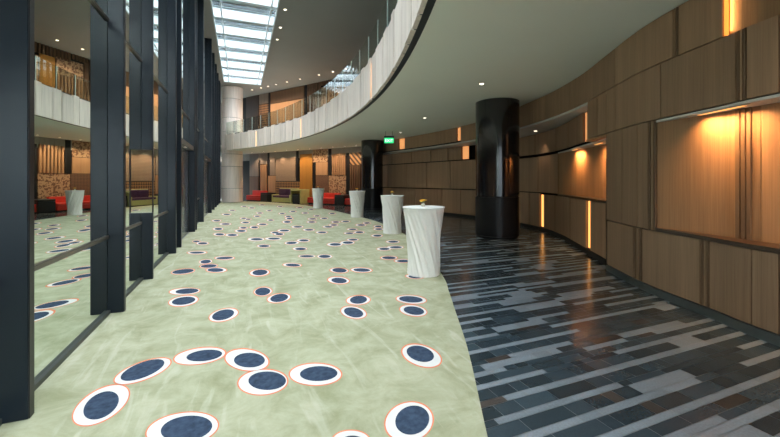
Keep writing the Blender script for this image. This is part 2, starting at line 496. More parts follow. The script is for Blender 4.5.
# image-plane ellipses: cx, cy, rx, ry, tilt, inner cx, cy, rx, ry, tilt
SPOTS = [
 (100.9,405.2,32.5,16,30, 101.1,405.4,19.5,11.8,31), (142.5,371.1,31,9.6,20, 142.5,370,23.3,7.5,21), (199.7,356,27,8.7,8, 204.3,355.5,18,5.5,7),
 (246.9,359.9,23,11.5,-7, 249.4,360.1,15.5,7.4,0), (262.8,382.1,25.8,13.4,4, 267.2,380.7,18.8,9.3,0), (182.2,429.3,37.5,17.2,9, 186.5,428.4,26,12.5,8),
 (315.5,374.3,27,11.8,0, 318.7,373.6,18.8,7.5,2), (421.6,355.7,21.3,11.2,-17, 420.3,353.8,14,7.6,-15), (409,421.8,25.3,20.3,15, 412.3,420.1,17.3,14.3,18),
 (351,441,20,11.5,0, 352.5,443.5,13,8,0), (223.6,315,15.5,6.6,13, 223.1,314.8,11.3,4.9,14), (183.4,301,15.5,5.6,8, 183.6,300.8,11.8,3.8,8),
 (184.6,291.3,16,3.7,3, 187,291.1,11.5,2.6,4), (183,271.5,12.3,3,6, 183,271.4,10.8,2.2,6), (205.6,261.6,6.8,2.5,5, 205.7,261.6,5.2,1.8,5),
 (208.7,266,9.6,2.3,3, 208.7,266,8,1.6,3), (216.4,270,11,2.8,0, 215.5,270,8,1.9,0), (224.6,258,10.5,1.9,0, 224.6,258,8.3,1.2,2), (197,252.6,10.5,1.7,1, 197,252.6,7.2,1.0,1),
 (202.5,243.3,6.5,1.6,1, 202.8,243.3,4.7,1,1), (196.4,241.4,4.3,1.3,0, 196.4,241.4,3.4,.8,0), (259.6,272.6,10.5,3.9,4, 260,272.4,7.5,2.8,4),
 (263,291.5,9.7,4.9,5, 262.7,291.5,7.6,3.9,5), (278.8,298.1,12.4,5,8, 279.2,297.9,9,3.9,9), (263.7,246,7,1.7,0, 264,246,5.3,1.1,0), (291.8,242.9,7.5,1.8,2, 291.5,242.9,5.3,1.2,2),
 (292.2,265,10,2.1,-2, 292.8,265.1,7.2,1.4,-2), (299.8,248.7,7.5,1.8,0, 300.6,248.9,5.4,1.2,0), (339.1,270.4,9.8,2.9,-3, 339.5,270.3,7.2,2.2,-3), (361.4,270,11.3,2.8,-2, 361.8,270,8.3,1.7,-2),
 (338.5,280.3,11.5,4,-4, 339.1,280.5,7.7,2.7,-4), (358.3,300.1,12.6,5.2,3, 358.5,299.7,8.5,4,3), (353.6,312.4,13.6,6.5,-10, 353.6,312.4,9.8,4.7,-12),
 (411.3,299.5,15.8,4.7,-4, 410.9,299.3,11.8,3.1,-4), (413.3,310.6,14.3,6,-8, 413.9,310.6,10.3,4.1,-8), (389,257.8,9,2,0, 389,257.8,6.8,1.4,-1), (402.6,260.9,9,2,0, 403.5,261,6.5,1.3,0),
 (324.7,256.4,7.8,2.1,0, 324.7,256.4,5.7,1.5,0), (306.8,256.2,8.8,1.6,0, 306.8,256.2,7,1.1,0), (414.5,276.6,9.5,2.4,-4, 415,276.8,6.5,1.6,-4)]
FAR = [(218,228.9,4.5,1.3),(219.2,234.3,5,1.3),(231.8,235,5.5,1.3),(240.8,230.9,5,1.3),(254.2,227.3,4,1.2),(243.1,227.8,3.8,1),(256,239.2,7,1.4),(273.4,238.6,7,1.2),
 (274.9,232.5,4,1),(279,234.1,4.5,1.3),(283.9,230.5,5.5,1.2),(287,221.9,4,1.2),(289.2,218.5,3.5,1),(262.3,224.3,4.5,1),(245.3,222.5,4,.9),(225.2,224,5,1),(257,216.2,3,.8),
 (270.4,220.1,3,.8),(282,213.5,3,.7),(259.6,213,3,.7),(269.1,210.6,2.6,.6),(248,219.2,3,.7),(243.5,218.3,3,.7),(226.4,214.4,4,.8),(216.5,220.7,4,.9),(251.5,207.9,3,.6),
 (232,210.3,3,.6),(292.8,211.5,3,.7),(297.3,226.8,5,1),(303.3,240.4,5.5,1.3),(334.7,244.4,6.5,1.6),(347.3,242.6,6,1.5),(352.7,239.7,5,1.1),(376.9,235.7,4.8,1.2),(392.7,241.7,5.8,1.2),
 (383.8,248.9,6,1.4),(395.2,247.2,7,1.3),(321.6,232.3,5,1),(308.7,229.8,5,1),(349.1,233.2,4.5,.9),(359,232.2,4.5,1.1),(352.2,229.3,4.5,.9),(360.8,225,4.5,1),(366.7,223,3.5,.9),
 (377.8,226.4,3.8,1),(378.4,229.1,4.3,1),(328,226.8,4.5,.9),(333.5,225,4,.9),(335.6,222,3.8,.9),(311.4,222,4,.9),(312.3,218.9,4,.8),(324,218.3,3.5,.8),(288.1,216.5,3,.8),
 (305.1,213,3,.7),(332,213.5,3,.7),(345.5,221.4,4,.8),(316.8,215.9,3,.7),(299.5,207.5,3,.55),(280,206.6,2.8,.5),(311,209.3,2.8,.55),(244,206.5,2.6,.5),(262,204.8,2.6,.45)]
for (cx, cy, rx, ry) in FAR:
    SPOTS.append((cx, cy, rx * 1.25, ry * 1.3, 0, cx + rx * 0.1, cy, rx * 0.85, ry * 0.8, 0))

def build_carpet():
    top = 0.010
    pts = [tuple(p) for p in EDGE.p]
    n = len(pts)
    # strip between the mirror wall and the curved edge
    verts = []; faces = []; fm = []
    for (x, y) in pts:
        yy = max(y, -4.9)
        verts += [(-1.386, yy, top), (max(x, -1.37), yy, top), (max(x, -1.37), yy, 0.0005)]
    for i in range(n - 1):
        a = 3 * i; b2 = a + 3
        faces.append((a, a + 1, b2 + 1, b2)); fm.append(0)
        faces.append((a + 1, a + 2, b2 + 2, b2 + 1)); fm.append(0)
    def ell(cx, cy, rx, ry, t, k, z, mi, N=40):
        base = len(verts); t = math.radians(t); ok = []
        for i in range(N):
            a = 2 * math.pi * i / N
            ex, ey = rx * k * math.cos(a), ry * k * math.sin(a)
            px = cx + ex * math.cos(t) - ey * math.sin(t)
            py = cy - (ex * math.sin(t) + ey * math.cos(t))
            X, Y = ground(px, py, z)
            verts.append((X, Y, z))
        # turn counter-clockwise seen from above
        idx = list(range(base, base + N))
        ar = sum(verts[idx[i]][0] * verts[idx[(i + 1) % N]][1] - verts[idx[(i + 1) % N]][0] * verts[idx[i]][1] for i in range(N))
        faces.append(tuple(idx if ar > 0 else idx[::-1])); fm.append(mi)
    for s in SPOTS:
        cx, cy, rx, ry, t = s[:5]
        far = rx < 9
        w = 1.5 if rx > 17 else (1.0 if not far else 0.5)
        ell(cx, cy, rx, ry, t, 1.0, top + 0.0012, 1)
        # the white lies inside a thin orange outline
        ell(cx, cy, rx - w, max(ry - w * 0.75 * min(1, ry / rx * 2.0 + 0.25), ry * 0.8), t, 1.0, top + 0.0020, 2)
        ell(*s[5:9], s[9], 1.0, top + 0.0028, 3)
    o = link_mesh('carpet', verts, faces, None, mats=[M['carpet'], M['dot_orange'], M['dot_white'], M['dot_navy']], fmat=fm)
    props(o, 'sage green carpet with navy and white eye-shaped spots outlined in orange', 'carpet')
build_carpet()

# ------------------------------------------------------------------ left wall: mirror glass, steel fins, door portals
wl = MB().box(MX - 0.25, MX - 0.03, -5.2, 31.0, -0.1, UPZ).build('wall_left', M['backing']); props(wl, kind='structure')
DOORS = [(9.75, 12.2), (15.55, 19.1)]
DH = 2.42
FINS = [(3.11, .07), (5.19, .07), (6.73, .06), (8.92, .08), (9.70, .11), (12.48, .10), (12.95, .08), (15.35, .10), (19.5, .10), (21.6, .09), (23.6, .09), (25.5, .10), (27.4, .10), (28.1, .10)]
edges = [-5.1, 1.0] + [f[0] for f in FINS] + [30.9]
for i in range(len(edges) - 1):
    a, b2 = edges[i], edges[i + 1]
    z0 = 0.05
    for (d0, d1) in DOORS:
        if a < (d0 + d1) / 2 < b2: z0 = DH + 0.12
    MB().box(MX - 0.03, MX, a, b2, z0, UPZ - 0.01).build('mirror_panel', M['mirror'], wl)
for z in (0.89, 3.37):
    for i in range(len(edges) - 1):
        if z < DH and any(edges[i] < (d0 + d1) / 2 < edges[i + 1] for d0, d1 in DOORS): continue
        MB().bbox(MX - 0.005, MX + 0.022, edges[i] + 0.001, edges[i + 1] - 0.09, z - 0.02, z + 0.02, 0.004, 1).build('transom', M['bronze'], wl)
MB().box(MX - 0.03, MX + 0.03, -5.0, DOORS[0][0] - 0.1, 0.010, 0.05).build('floor_channel', M['gasket'], wl)
ords = ['first', 'second', 'third', 'fourth', 'fifth', 'sixth', 'seventh', 'eighth', 'ninth', 'tenth', 'eleventh', 'twelfth', 'thirteenth', 'fourteenth', 'fifteenth', 'sixteenth',
        'seventeenth', 'eighteenth', 'nineteenth', 'twentieth']
fin_notes = {0: 'cut by the left edge of the photo', 1: 'broad and whole, second in from the left edge', 2: 'with a tall opening cut through its middle',
             3: 'just before the first doorway', 4: 'near jamb of the first doorway', 5: 'far jamb of the first doorway', 6: 'close behind the first doorway',
             7: 'near jamb of the second doorway', 8: 'far jamb of the second doorway', 9: 'fifth from the stone pier', 10: 'fourth from the stone pier', 11: 'third from the stone pier', 12: 'second from the stone pier', 13: 'nearest to the stone pier'}
FX = -1.25
for i, (y, t) in enumerate(FINS):
    e = empty('mirror_wall_fin', (MX, y - t / 2, 0), label='dark blue steel mirror-wall fin, ' + fin_notes[i], cat='wall fin', group='steel fins along the mirror wall')
    w = FX - MX
    x0 = 0.0004
    if i == 2:
        MB().bbox(x0, w, -t / 2, t / 2, 0.012, 1.04, 0.004, 1).build('lower_blade', M['fin'], e)
        MB().bbox(x0, w, -t / 2, t / 2, 2.01, UPZ - 0.005, 0.004, 1).build('upper_blade', M['fin'], e)
        MB().bbox(w - 0.014, w, -t / 2 + 0.004, t / 2 - 0.004, 1.04, 2.01, 0.003, 1).build('edge_post', M['fin_dark'], e)
    else:
        MB().bbox(x0, w, -t / 2, t / 2, 0.012, UPZ - 0.005, 0.004, 1).build('blade', M['fin'], e)
        MB().bbox(w, w + 0.006, -t / 2 + 0.004, t / 2 - 0.004, 0.014, UPZ - 0.01, 0.002, 1).build('edge_strip', M['fin_dark'], e)
for k, (d0, d1) in enumerate(DOORS):
    d = MB().box(MX - 0.03, MX - 0.004, d0, d1, 0.012, DH).build('door_%d' % (k + 1), M['door']); props(d, kind='structure')
    mid = (d0 + d1) / 2
    MB().box(MX - 0.02, MX - 0.002, mid - 0.006, mid + 0.006, 0.02, DH).build('door_meeting_stile', M['fin_dark'], d)
    for s in (-1, 1):
        MB().bbox(MX + 0.03, MX + 0.055, mid + s * 0.09 - 0.012, mid + s * 0.09 + 0.012, 0.85, 1.45, 0.006, 2).box(MX - 0.004, MX + 0.03, mid + s * 0.09 - 0.01, mid + s * 0.09 + 0.01, 0.9, 0.93).box(MX - 0.004, MX + 0.03, mid + s * 0.09 - 0.01, mid + s * 0.09 + 0.01, 1.37, 1.40).build('door_handle', M['bronze'], d)
    MB().box(MX - 0.03, FX - 0.01, d0, d1, DH, DH + 0.12).build('door_lintel', M['fin_dark'], d)

# ------------------------------------------------------------------ skylight and ceilings
SX0, SX1, SY0, SY1 = -1.05, 1.40, -4.6, 27.6
c = MB()
c.box(SX1, 14.0, -5.2, SY1, UPZ, UPZ + 0.35); c.box(MX - 0.25, 14.0, SY1, 37.0, UPZ, UPZ + 0.35)
c.box(MX - 0.25, SX0, -5.2, SY1, UPZ, UPZ + 0.35); c.box(SX0, SX1, -5.2, SY0, UPZ, UPZ + 0.35)
o = c.build('ceiling', M['upceil']); props(o, kind='structure')

sk = empty('skylight', ((SX0 + SX1) / 2, 11, UPZ), label='long glass roof light with pale blades over the mirror wall side', cat='skylight')
def skpart(mb, name, mat):
    o = mb.build(name, mat, sk)
    o.location = (-(SX0 + SX1) / 2, -11, -UPZ)
    return o
ys = np.linspace(SY0, SY1, 19)
for y in ys:
    skpart(MB().box(SX0, SX1, y - 0.07, y + 0.07, UPZ + 0.02, UPZ + 0.34), 'cross_beam', M['beam'])
for x in (SX0 + 0.03, SX0 + 0.36, SX1 - 0.26, SX1 - 0.03):
    skpart(MB().box(x - 0.022, x + 0.022, SY0, SY1, UPZ + 0.0, UPZ + 0.10), 'long_rail', M['beam'])
for a, b2 in zip(ys[:-1], ys[1:]):
    skpart(MB().box(SX0, SX1, a + 0.07, b2 - 0.07, UPZ + 0.30, UPZ + 0.315), 'glass_pane', M['pane'])
    for k in (1, 2):
        yy = a + (b2 - a) * k / 3
        skpart(MB().box(SX0, SX1, yy - 0.07, yy + 0.07, UPZ + 0.22, UPZ + 0.235), 'blade', M['blade'])

# balcony edge arc
AC, AR = (-25.5, 12.9), 29.1
def arc(y, r=AR):
    return AC[0] + math.sqrt(r * r - (y - AC[1]) ** 2)
def arc_at(a, r=AR):
    return (AC[0] + r * math.cos(a), AC[1] + r * math.sin(a))
A0 = math.asin((-3.7 - AC[1]) / AR); A1 = math.asin((28.4 - AC[1]) / AR)

# lower soffit + upper floor slab (one structural plate)
mb = MB()
N = 90
v = []; f = []
rs = AR + 0.0
for i in range(N + 1):
    a = A0 + (A1 - A0) * i / N
    x, y = arc_at(a, rs)
    for z in (SOFFIT_Z, 4.2):
        v += [(x, y, z), (14.0, y, z)]
for i in range(N):
    q = 4 * i; r = q + 4
    f += [(q, r, r + 1, q + 1), (q + 2, q + 3, r + 3, r + 2), (q, q + 2, r + 2, r), (q + 1, r + 1, r + 3, q + 3)]
f += [(0, 1, 3, 2), (4 * N, 4 * N + 2, 4 * N + 3, 4 * N + 1)]
mb.add(v, f)
ye = arc_at(A1, rs)[1]; yb = arc_at(A0, rs)[1]
mb.box(-0.3, 14.0, ye, 30.0, SOFFIT_Z, 4.2); mb.box(MX - 0.25, 14.0, 30.0, 37.0, SOFFIT_Z, 4.2)
mb.box(MX - 0.25, 14.0, -5.2, yb, SOFFIT_Z, 4.2)
o = mb.build('ceiling', M['soffit']); o.name = 'ceiling.001'; props(o, kind='structure')

bal = empty('balcony_parapet', (arc(13), 13, SOFFIT_Z), label='curved upper balcony front of cream stone panels with glass rail above', cat='balcony')
binv = (-arc(13), -13, -SOFFIT_Z)
def arcsolid(mb, a0, a1, r0, r1, z0, z1, n=2):
    v = []
    for i in range(n + 1):
        a = a0 + (a1 - a0) * i / n
        p = arc_at(a, r0); q = arc_at(a, r1)
        v += [(p[0], p[1], z0), (q[0], q[1], z0), (q[0], q[1], z1), (p[0], p[1], z1)]
    f = []
    for i in range(n):
        q = 4 * i; r = q + 4
        f += [(q, r, r + 3, q + 3), (q + 1, q + 2, r + 2, r + 1), (q + 3, r + 3, r + 2, q + 2), (q, q + 1, r + 1, r)]
    f += [(0, 3, 2, 1), (4 * n, 4 * n + 1, 4 * n + 2, 4 * n + 3)]
    mb.add(v, f); return mb
arcsolid(MB(), A0, A1, AR - 0.125, AR + 0.012, SOFFIT_Z - 0.004, SOFFIT_Z + 0.02, 120).build('edge_trim', M['dark_band'], bal).location = binv
arcsolid(MB(), A0, A1, AR - 0.09, AR - 0.03, SOFFIT_Z + 0.021, 4.60, 120).build('panel_backing', M['backing'], bal).location = binv
rnd = random.Random(5)
a = A0; k = 0
pw = [0.62, 0.40, 0.66, 0.30, 0.58, 0.46]
# lit slots lie where the photo shows glowing gaps in the panels
slot_px = [303.5, 258.5, 377.0]
def arc_hit(px):
    kx = (px - 390.0) / F
    dx, dy = ST + kx * CT, CT - kx * ST
    lo, hi = A0 + 0.23, A1
    g = lambda t: arc_at(t)[0] * dy - arc_at(t)[1] * dx
    best = None
    T = np.linspace(A0, A1, 800)
    for t0, t1 in zip(T[:-1], T[1:]):
        if g(t0) * g(t1) <= 0 and depth(*arc_at(t0)) > 0.5:
            return (t0 + t1) / 2
slots = sorted(arc_hit(p) for p in slot_px)
while a < A1 - 0.004:
    w = pw[k % len(pw)] * rnd.uniform(0.9, 1.15) / AR
    b2 = min(a + w, A1)
    nxt = [s for s in slots if a - 1e-6 < s < b2 + 0.004]
    if nxt:
        s = nxt[0]
        if s - 0.0022 - a > 0.004:
            arcsolid(MB(), a + 0.0006, s - 0.0024, AR - 0.16, AR - 0.092, SOFFIT_Z - 0.008, 4.76, 3).build('fascia_panel', M['stone'], bal).location = binv
        arcsolid(MB(), s - 0.0022, s + 0.0022, AR - 0.135, AR - 0.092, SOFFIT_Z + 0.03, 4.66, 1).build('light_slot', M['led_cream'], bal).location = binv
        a = s + 0.0024; slots.remove(s); k += 1
        continue
    top = 4.76 + (0.05 if k % 2 else 0) + rnd.uniform(-0.015, 0.015)
    arcsolid(MB(), a + 0.0006, b2 - 0.0006, AR - 0.16 - (0.012 if k % 3 == 0 else 0), AR - 0.092, SOFFIT_Z - 0.008, top, 3).build('fascia_panel', M['stone'], bal).location = binv
    a = b2; k += 1
# balustrade glass
ng = 30
for i in range(ng):
    a0 = A0 + (A1 - A0) * i / ng; a1 = A0 + (A1 - A0) * (i + 1) / ng
    arcsolid(MB(), a0 - 0.0006, a0 + 0.0006, AR - 0.052, AR - 0.033, 4.822, 5.66, 1).build('glass_edge', M['glass_edge'], bal).location = binv
    arcsolid(MB(), a0 + 0.0007, a1 - 0.0007, AR - 0.05, AR - 0.035, 4.61, 5.66, 3).build('glass_panel', M['glass'], bal).location = binv
arcsolid(MB(), A0, A1, AR - 0.065, AR - 0.02, 4.60, 4.82, 120).build('glass_shoe', M['dark_band'], bal).location = binv

# ------------------------------------------------------------------ right wall of stacked curved oak panels
wr = curved(MB(), BK, 0, BK.u[-1], -0.1, UPZ, 0.0, 0.25, 0.5).build('wall_right', M['backing']); props(wr, kind='structure')
GAP = 0.007
def wpanel(cv, ua, ub, z0, z1, mat='oak', o0=0.0, o1=0.05, name='wood_panel', gap=GAP):
    u0, u1 = min(ua, ub) + gap, max(ua, ub) - gap
    zg = 0.013 if cv is RC else 0.007
    return curved(MB(), cv, u0, u1, z0 + zg, z1 - zg, o0, o1).build(name, M[mat], wr)
def run(cv, seams, z0, z1, **kw):
    if cv is RC: kw.setdefault('gap', 0.018)
    us = [cv.hit(s) if isinstance(s, (int, float)) else s[0] for s in seams]
    for a, b2 in zip(us[:-1], us[1:]):
        wpanel(cv, a, b2, z0, z1, **kw)
def battens(cv, p0, p1, z0, z1, n=3, off=0.0):
    a, b2 = cv.hit(p0), cv.hit(p1)
    for i in range(n):
        q0 = a + (b2 - a) * i / n; q1 = a + (b2 - a) * (i + 1) / n
        wpanel(cv, q0, q1, z0, z1, mat='oak_strip' if i % 2 == 0 else 'oak', o0=off, o1=off + 0.05, name='wood_batten', gap=min(0.012, abs(q1 - q0) * 0.2))
Z1, Z2, Z3, Z4 = 0.86, 2.35, 3.08, SOFFIT_Z - 0.004
ue = (0.0,)      # near end of the front line
# tier 4 (front line)
run(FR, [722.6, 678], Z3, Z4); battens(FR, 678, 673, Z3, Z4, 2); run(FR, [673, 615, 570, 545, 519, 497, 478, 460.5], Z3, Z4)
run(FR, [456.5, 444, 431, 418, 404.5], Z3 + 0.05, Z4); run(FR, [398.5, 388, 376, 362], Z3 + 0.05, Z4)
run(FR, [(FR.u[0],), (4.0,)], Z3, Z4)
# tier 3 near
run(FR, [(FR.u[0],), 779, ], Z2, Z3); run(FR, [779, 746], Z2, Z3); battens(FR, 746, 736, Z2, Z3, 3); run(FR, [736, 660.5], Z2, Z3)
run(FR, [660.5, 615, 606, 597, 587.5], Z2, Z3)
# tier 2 near solid part
battens(FR, 656, 648, Z1, Z2, 3); run(FR, [648, 637, 622, 606.5], Z1, Z2)
# tier 1 near
run(FR, [(FR.u[0],), 779], 0.10, Z1); run(FR, [779, 751.5], 0.10, Z1); run(FR, [751.5, 709], 0.10, Z1); battens(FR, 709, 700, 0.10, Z1, 3)
run(FR, [700, 642], 0.10, Z1); battens(FR, 642, 633, 0.10, Z1, 3); run(FR, [633, 607], 0.10, Z1)
uN = FR.hit(607)
curved(MB(), FR, 0, uN, 0.0005, 0.095, -0.015, 0.05).build('plinth', M['plinth'], wr)
# side cheek where the near block ends
wpanel(FR, uN, uN + 0.03, 0.10, Z2, mat='edge_wood', o0=0.0, o1=0.45, gap=0.001)
# recessed part, lower tier below the second niche, with lit slots
ZS, ZT = 1.13, 2.30
run(RC, [606, 590], 0.10, ZS); run(RC, [586, 570, 555, 543.5], 0.10, ZS); run(RC, [540, 529, 519, 497, 478, 460.6, 442, 415.4, 392, 372], 0.10, ZS + 0.03)
curved(MB(), RC, RC.hit(606), RC.u[-1], 0.0005, 0.095, -0.01, 0.05).build('plinth', M['backing'], wr)
# tier 2 recessed
run(RC, [558, 538, 519, 497, 478], ZS + 0.04, ZT); run(RC, [478, 450, 426.9, 406.7, 387.9, 372], ZS + 0.05, 2.42)
# tier 3 recessed
run(RC, [606, 596, 586.8], ZT + 0.06, 3.02, o0=0.0); run(RC, [583, 568, 556, 535, 519, 497, 478], ZT + 0.06, 3.02)
run(RC, [461.5, 448, 430.8, 411.7, 392, 372], 2.44, 3.02)
# battens on the far recessed wall
# --- ledges (pale undersides and dark wooden shelf edges)
def ledge(cvA, cvB, pxa, pxb, z0, z1, mat, name, n=40, oa=-0.0, ob=0.3):
    """flat shelf between two plan curves"""
    ua0, ua1 = (cvA.hit(p) if isinstance(p, (int, float)) else p[0] for p in (pxa, pxb))
    ub0, ub1 = (cvB.hit(p) if isinstance(p, (int, float)) else p[1] for p in (pxa, pxb))
    v = []; f = []
    for i in range(n + 1):
        t = i / n
        a = cvA.at(ua0 + (ua1 - ua0) * t, oa); b2 = cvB.at(ub0 + (ub1 - ub0) * t, ob)
        v += [(a[0], a[1], z0), (b2[0], b2[1], z0), (b2[0], b2[1], z1), (a[0], a[1], z1)]
    for i in range(n):
        q = 4 * i; r = q + 4
        f += [(q, r, r + 3, q + 3), (q + 1, q + 2, r + 2, r + 1), (q + 3, r + 3, r + 2, q + 2), (q, q + 1, r + 1, r)]
    f += [(0, 3, 2, 1), (4 * n, 4 * n + 1, 4 * n + 2, 4 * n + 3)]
    return link_mesh(name, v, f, M[mat], wr)
ledge(FR, RC, 606, (FR.u[-1], RC.u[-1]), 3.03, 3.075, 'ledge', 'cornice_shelf', oa=0.004, ob=0.2)
ledge(FR, RC, 618, 586, Z2 - 0.045, Z2 - 0.004, 'oak_niche', 'niche_head', oa=0.004, ob=0.5)

# near niche
def niche(name, label, cv, u0, u1, z0, z1, dep, mat_back, flat_at, reach):
    # depth grows from nothing at arc length flat_at to dep over the distance |reach|
    lo, hi = sorted([u0, u1])
    us = np.linspace(lo, hi, 40)
    sm = lambda t: max(0.0, min(1.0, t)) ** 0.8
    bk = Curve([cv.at(u, 0.012 + dep * sm((u - flat_at) / reach)) for u in us], 3)
    L = bk.u[-1]
    mid = bk.at(L / 2)
    e = empty(name, (mid[0], mid[1], z0), label=label, cat='wall niche')
    inv = (-mid[0], -mid[1], -z0)
    def part(mb, nm, mt):
        o = mb.build(nm, M[mt], e); o.location = inv; return o
    nb = max(2, int(L / 1.1))
    for i in range(nb):
        part(curved(MB(), bk, L * i / nb + 0.003, L * (i + 1) / nb - 0.003, z0, z1, 0.0, 0.03), 'back_panel', mat_back)
    def plate(z_0, z_1, oo, nm, mt):
        v = []; f = []; n = len(us) - 1
        for i, u in enumerate(us):
            q = cv.at(u, oo); w = cv.at(u, 0.04 + dep * sm((u - flat_at) / reach))
            v += [(q[0], q[1], z_0), (w[0], w[1], z_0), (w[0], w[1], z_1), (q[0], q[1], z_1)]
        for i in range(n):
            q = 4 * i; r = q + 4
            f += [(q, r, r + 3, q + 3), (q + 1, q + 2, r + 2, r + 1), (q + 3, r + 3, r + 2, q + 2), (q, q + 1, r + 1, r)]
        f += [(0, 3, 2, 1), (4 * n, 4 * n + 1, 4 * n + 2, 4 * n + 3)]
        mb = MB(); mb.add(v, f); part(mb, nm, mt)
    plate(z0 - 0.045, z0 - 0.001, -0.012, 'shelf', 'edge_wood')
    plate(z1 + 0.001, z1 + 0.03, 0.0, 'head', 'ledge')
    e['_back'] = 0
    del e['_back']
    return e, bk
u656 = FR.hit(656.2)
nich, nbk = niche('display_niche', 'long warm-lit oak niche in the nearest part of the right wall', FR, 0.3, u656, Z1 + 0.045, Z2 - 0.04, 0.28, 'oak_niche', u656 - 0.05, -1.3)
inv = tuple(-c for c in nich.location)
for (p0, p1) in ((737, 741), (742.5, 746.5), (748, 752)):
    k0, k1 = nbk.hit(p0), nbk.hit(p1)
    o = curved(MB(), nbk, min(k0, k1), max(k0, k1), Z1 + 0.046, Z2 - 0.041, -0.022, 0.0).build('back_batten', M['oak_strip'], nich); o.location = inv
nich2, nbk2 = niche('display_niche', 'curved warm-lit oak niche with wavy shelf beyond the nearest wall block', RC, RC.hit(607.5), RC.hit(558), ZS + 0.045, ZT - 0.02, 0.36, 'oak_niche', RC.hit(562), RC.hit(600) - RC.hit(562))
nich2.name = 'display_niche.001'

# LED slots in the right wall
def slot(cv, p0, p1, z0, z1, label, off=0.05, mt0='led'):
    a, b2 = sorted((cv.hit(p0), cv.hit(p1)))
    mid = cv.at((a + b2) / 2, off)
    e = empty('wall_light_slot', (mid[0], mid[1], z0), label=label, cat='wall light', group='amber light slots in the oak wall')
    iv = (-mid[0], -mid[1], -z0)
    for nm, mb, mt in (('diffuser', curved(MB(), cv, a + 0.004, b2 - 0.004, z0 + 0.01, z1 - 0.01, off - 0.01, off), mt0),
                       ('channel', curved(MB(), cv, a, b2, z0, z1, off + 0.001, off + 0.02), 'oak_strip')):
        o = mb.build(nm, M[mt], e); o.location = iv
slot(RC, 586.2, 589.8, 0.12, ZS - 0.01, 'tall glowing amber slot in the oak wall below the wavy shelf')
slot(RC, 540.2, 543.3, 0.12, ZS - 0.01, 'glowing amber slot in the oak wall just right of the near black column')
slot(RC, 583.3, 586.5, ZT + 0.07, 3.01, 'amber slot high in the oak wall above the curved niche', mt0='led_soft')
slot(RC, 462, 468, 2.45, 3.01, 'amber slot just left of the near black column, lower of two', mt0='led_soft')
slot(FR, 457, 460, Z3 + 0.06, Z4 - 0.02, 'amber slot just left of the near black column, upper, under the ceiling', mt0='led_soft')
slot(FR, 399, 404, Z3 + 0.06, Z4 - 0.02, 'amber slot beside the green exit sign under the ceiling', mt0='led_soft')
# lit recess at the top right
u723 = FR.hit(723.2)
mid = FR.at(u723 - 1.0, 0.2)
e = empty('lit_wall_recess', (mid[0], mid[1], Z3), label='shallow amber-lit oak recess under the ceiling at the top right', cat='wall niche')
for nm, mb, mt in (('back_panel', curved(MB(), FR, 4.0, u723 + 0.02, Z3 + 0.01, Z4, 0.06, 0.09), 'oak_niche'),
                   ('light_strip', curved(MB(), FR, u723 - 0.006, u723 + 0.004, Z3 + 0.015, Z4 - 0.01, 0.012, 0.055), 'led_hot')):
    o = mb.build(nm, M[mt], e); o.location = tuple(-c for c in e.location)

l = bpy.data.lights.new('recess_lamp', 'AREA'); l.shape = 'RECTANGLE'; l.size = 0.03; l.size_y = 0.5; l.energy = 1.5; l.color = (1, 0.5, 0.16)
o = bpy.data.objects.new('recess_lamp', l); COL.objects.link(o)
q = FR.at(u723 - 0.012, 0.034); q2 = FR.at(u723 - 0.3, 0.05)
o.location = (q[0], q[1], (Z3 + Z4) / 2)
o.rotation_euler = Vector((q2[0] - q[0], q2[1] - q[1], 0)).to_track_quat('-Z', 'Y').to_euler()
# ------------------------------------------------------------------ black columns
def column(x, y, label):
    r = 0.585
    e = empty('round_column', (x, y, 0), label=label, cat='column', group='round black columns')
    smooth_by_angle(MB().lathe([(r - 0.03, 0.001), (r - 0.03, 0.06), (r, 0.07), (r, 1.10)], 64).build('lower_drum', M['column_low'], e))
    for k in range(6):
        # six curved lacquer sheets with fine vertical joints
        a0 = 2 * math.pi * k / 6 + 0.35; a1 = a0 + 2 * math.pi / 6 - 0.012
        n = 14; v = []; f = []
        for i in range(n + 1):
            a = a0 + (a1 - a0) * i / n
            for (rr, z) in ((r - 0.004, 1.125), (r - 0.004, SOFFIT_Z - 0.012), (r - 0.03, SOFFIT_Z - 0.012), (r - 0.03, 1.125)):
                v.append((rr * math.cos(a), rr * math.sin(a), z))
        for i in range(n):
            q = 4 * i; w = q + 4
            f += [(q, w, w + 1, q + 1), (q + 1, w + 1, w + 2, q + 2), (q + 2, w + 2, w + 3, q + 3), (q + 3, w + 3, w, q)]
        f += [(0, 1, 2, 3), (4 * n + 3, 4 * n + 2, 4 * n + 1, 4 * n)]
        o = link_mesh('lacquer_sheet', v, f, M['column'], e); smooth_by_angle(o, 30)
    smooth_by_angle(MB().lathe([(r - 0.032, 1.10), (r - 0.032, SOFFIT_Z - 0.001)], 48).build('core', M['backing'], e))
column(6.55, 8.26, 'large round glossy black column standing on the tiles in front of the oak wall')
column(6.60, 18.75, 'round black column further back, left of the exit sign')

# ------------------------------------------------------------------ stone pier at the far end
e = empty('stone_pier', (-0.52, 29.1, 0), label='pale rounded travertine pier where the mirror wall ends', cat='pier')
zj = [0.012, 1.0, 2.57, 3.45, 5.05, 6.04, 7.4, UPZ - 0.005]
for a, b2 in zip(zj[:-1], zj[1:]):
    smooth_by_angle(MB().lathe([(0.70, a + 0.012), (0.715, a + 0.024), (0.715, b2 - 0.024), (0.70, b2 - 0.012)], 48).build('stone_drum', M['stone_col'], e))
MB().lathe([(0.67, 0.012), (0.67, UPZ - 0.006)], 40).build('joint_core', M['stone_joint'], e)

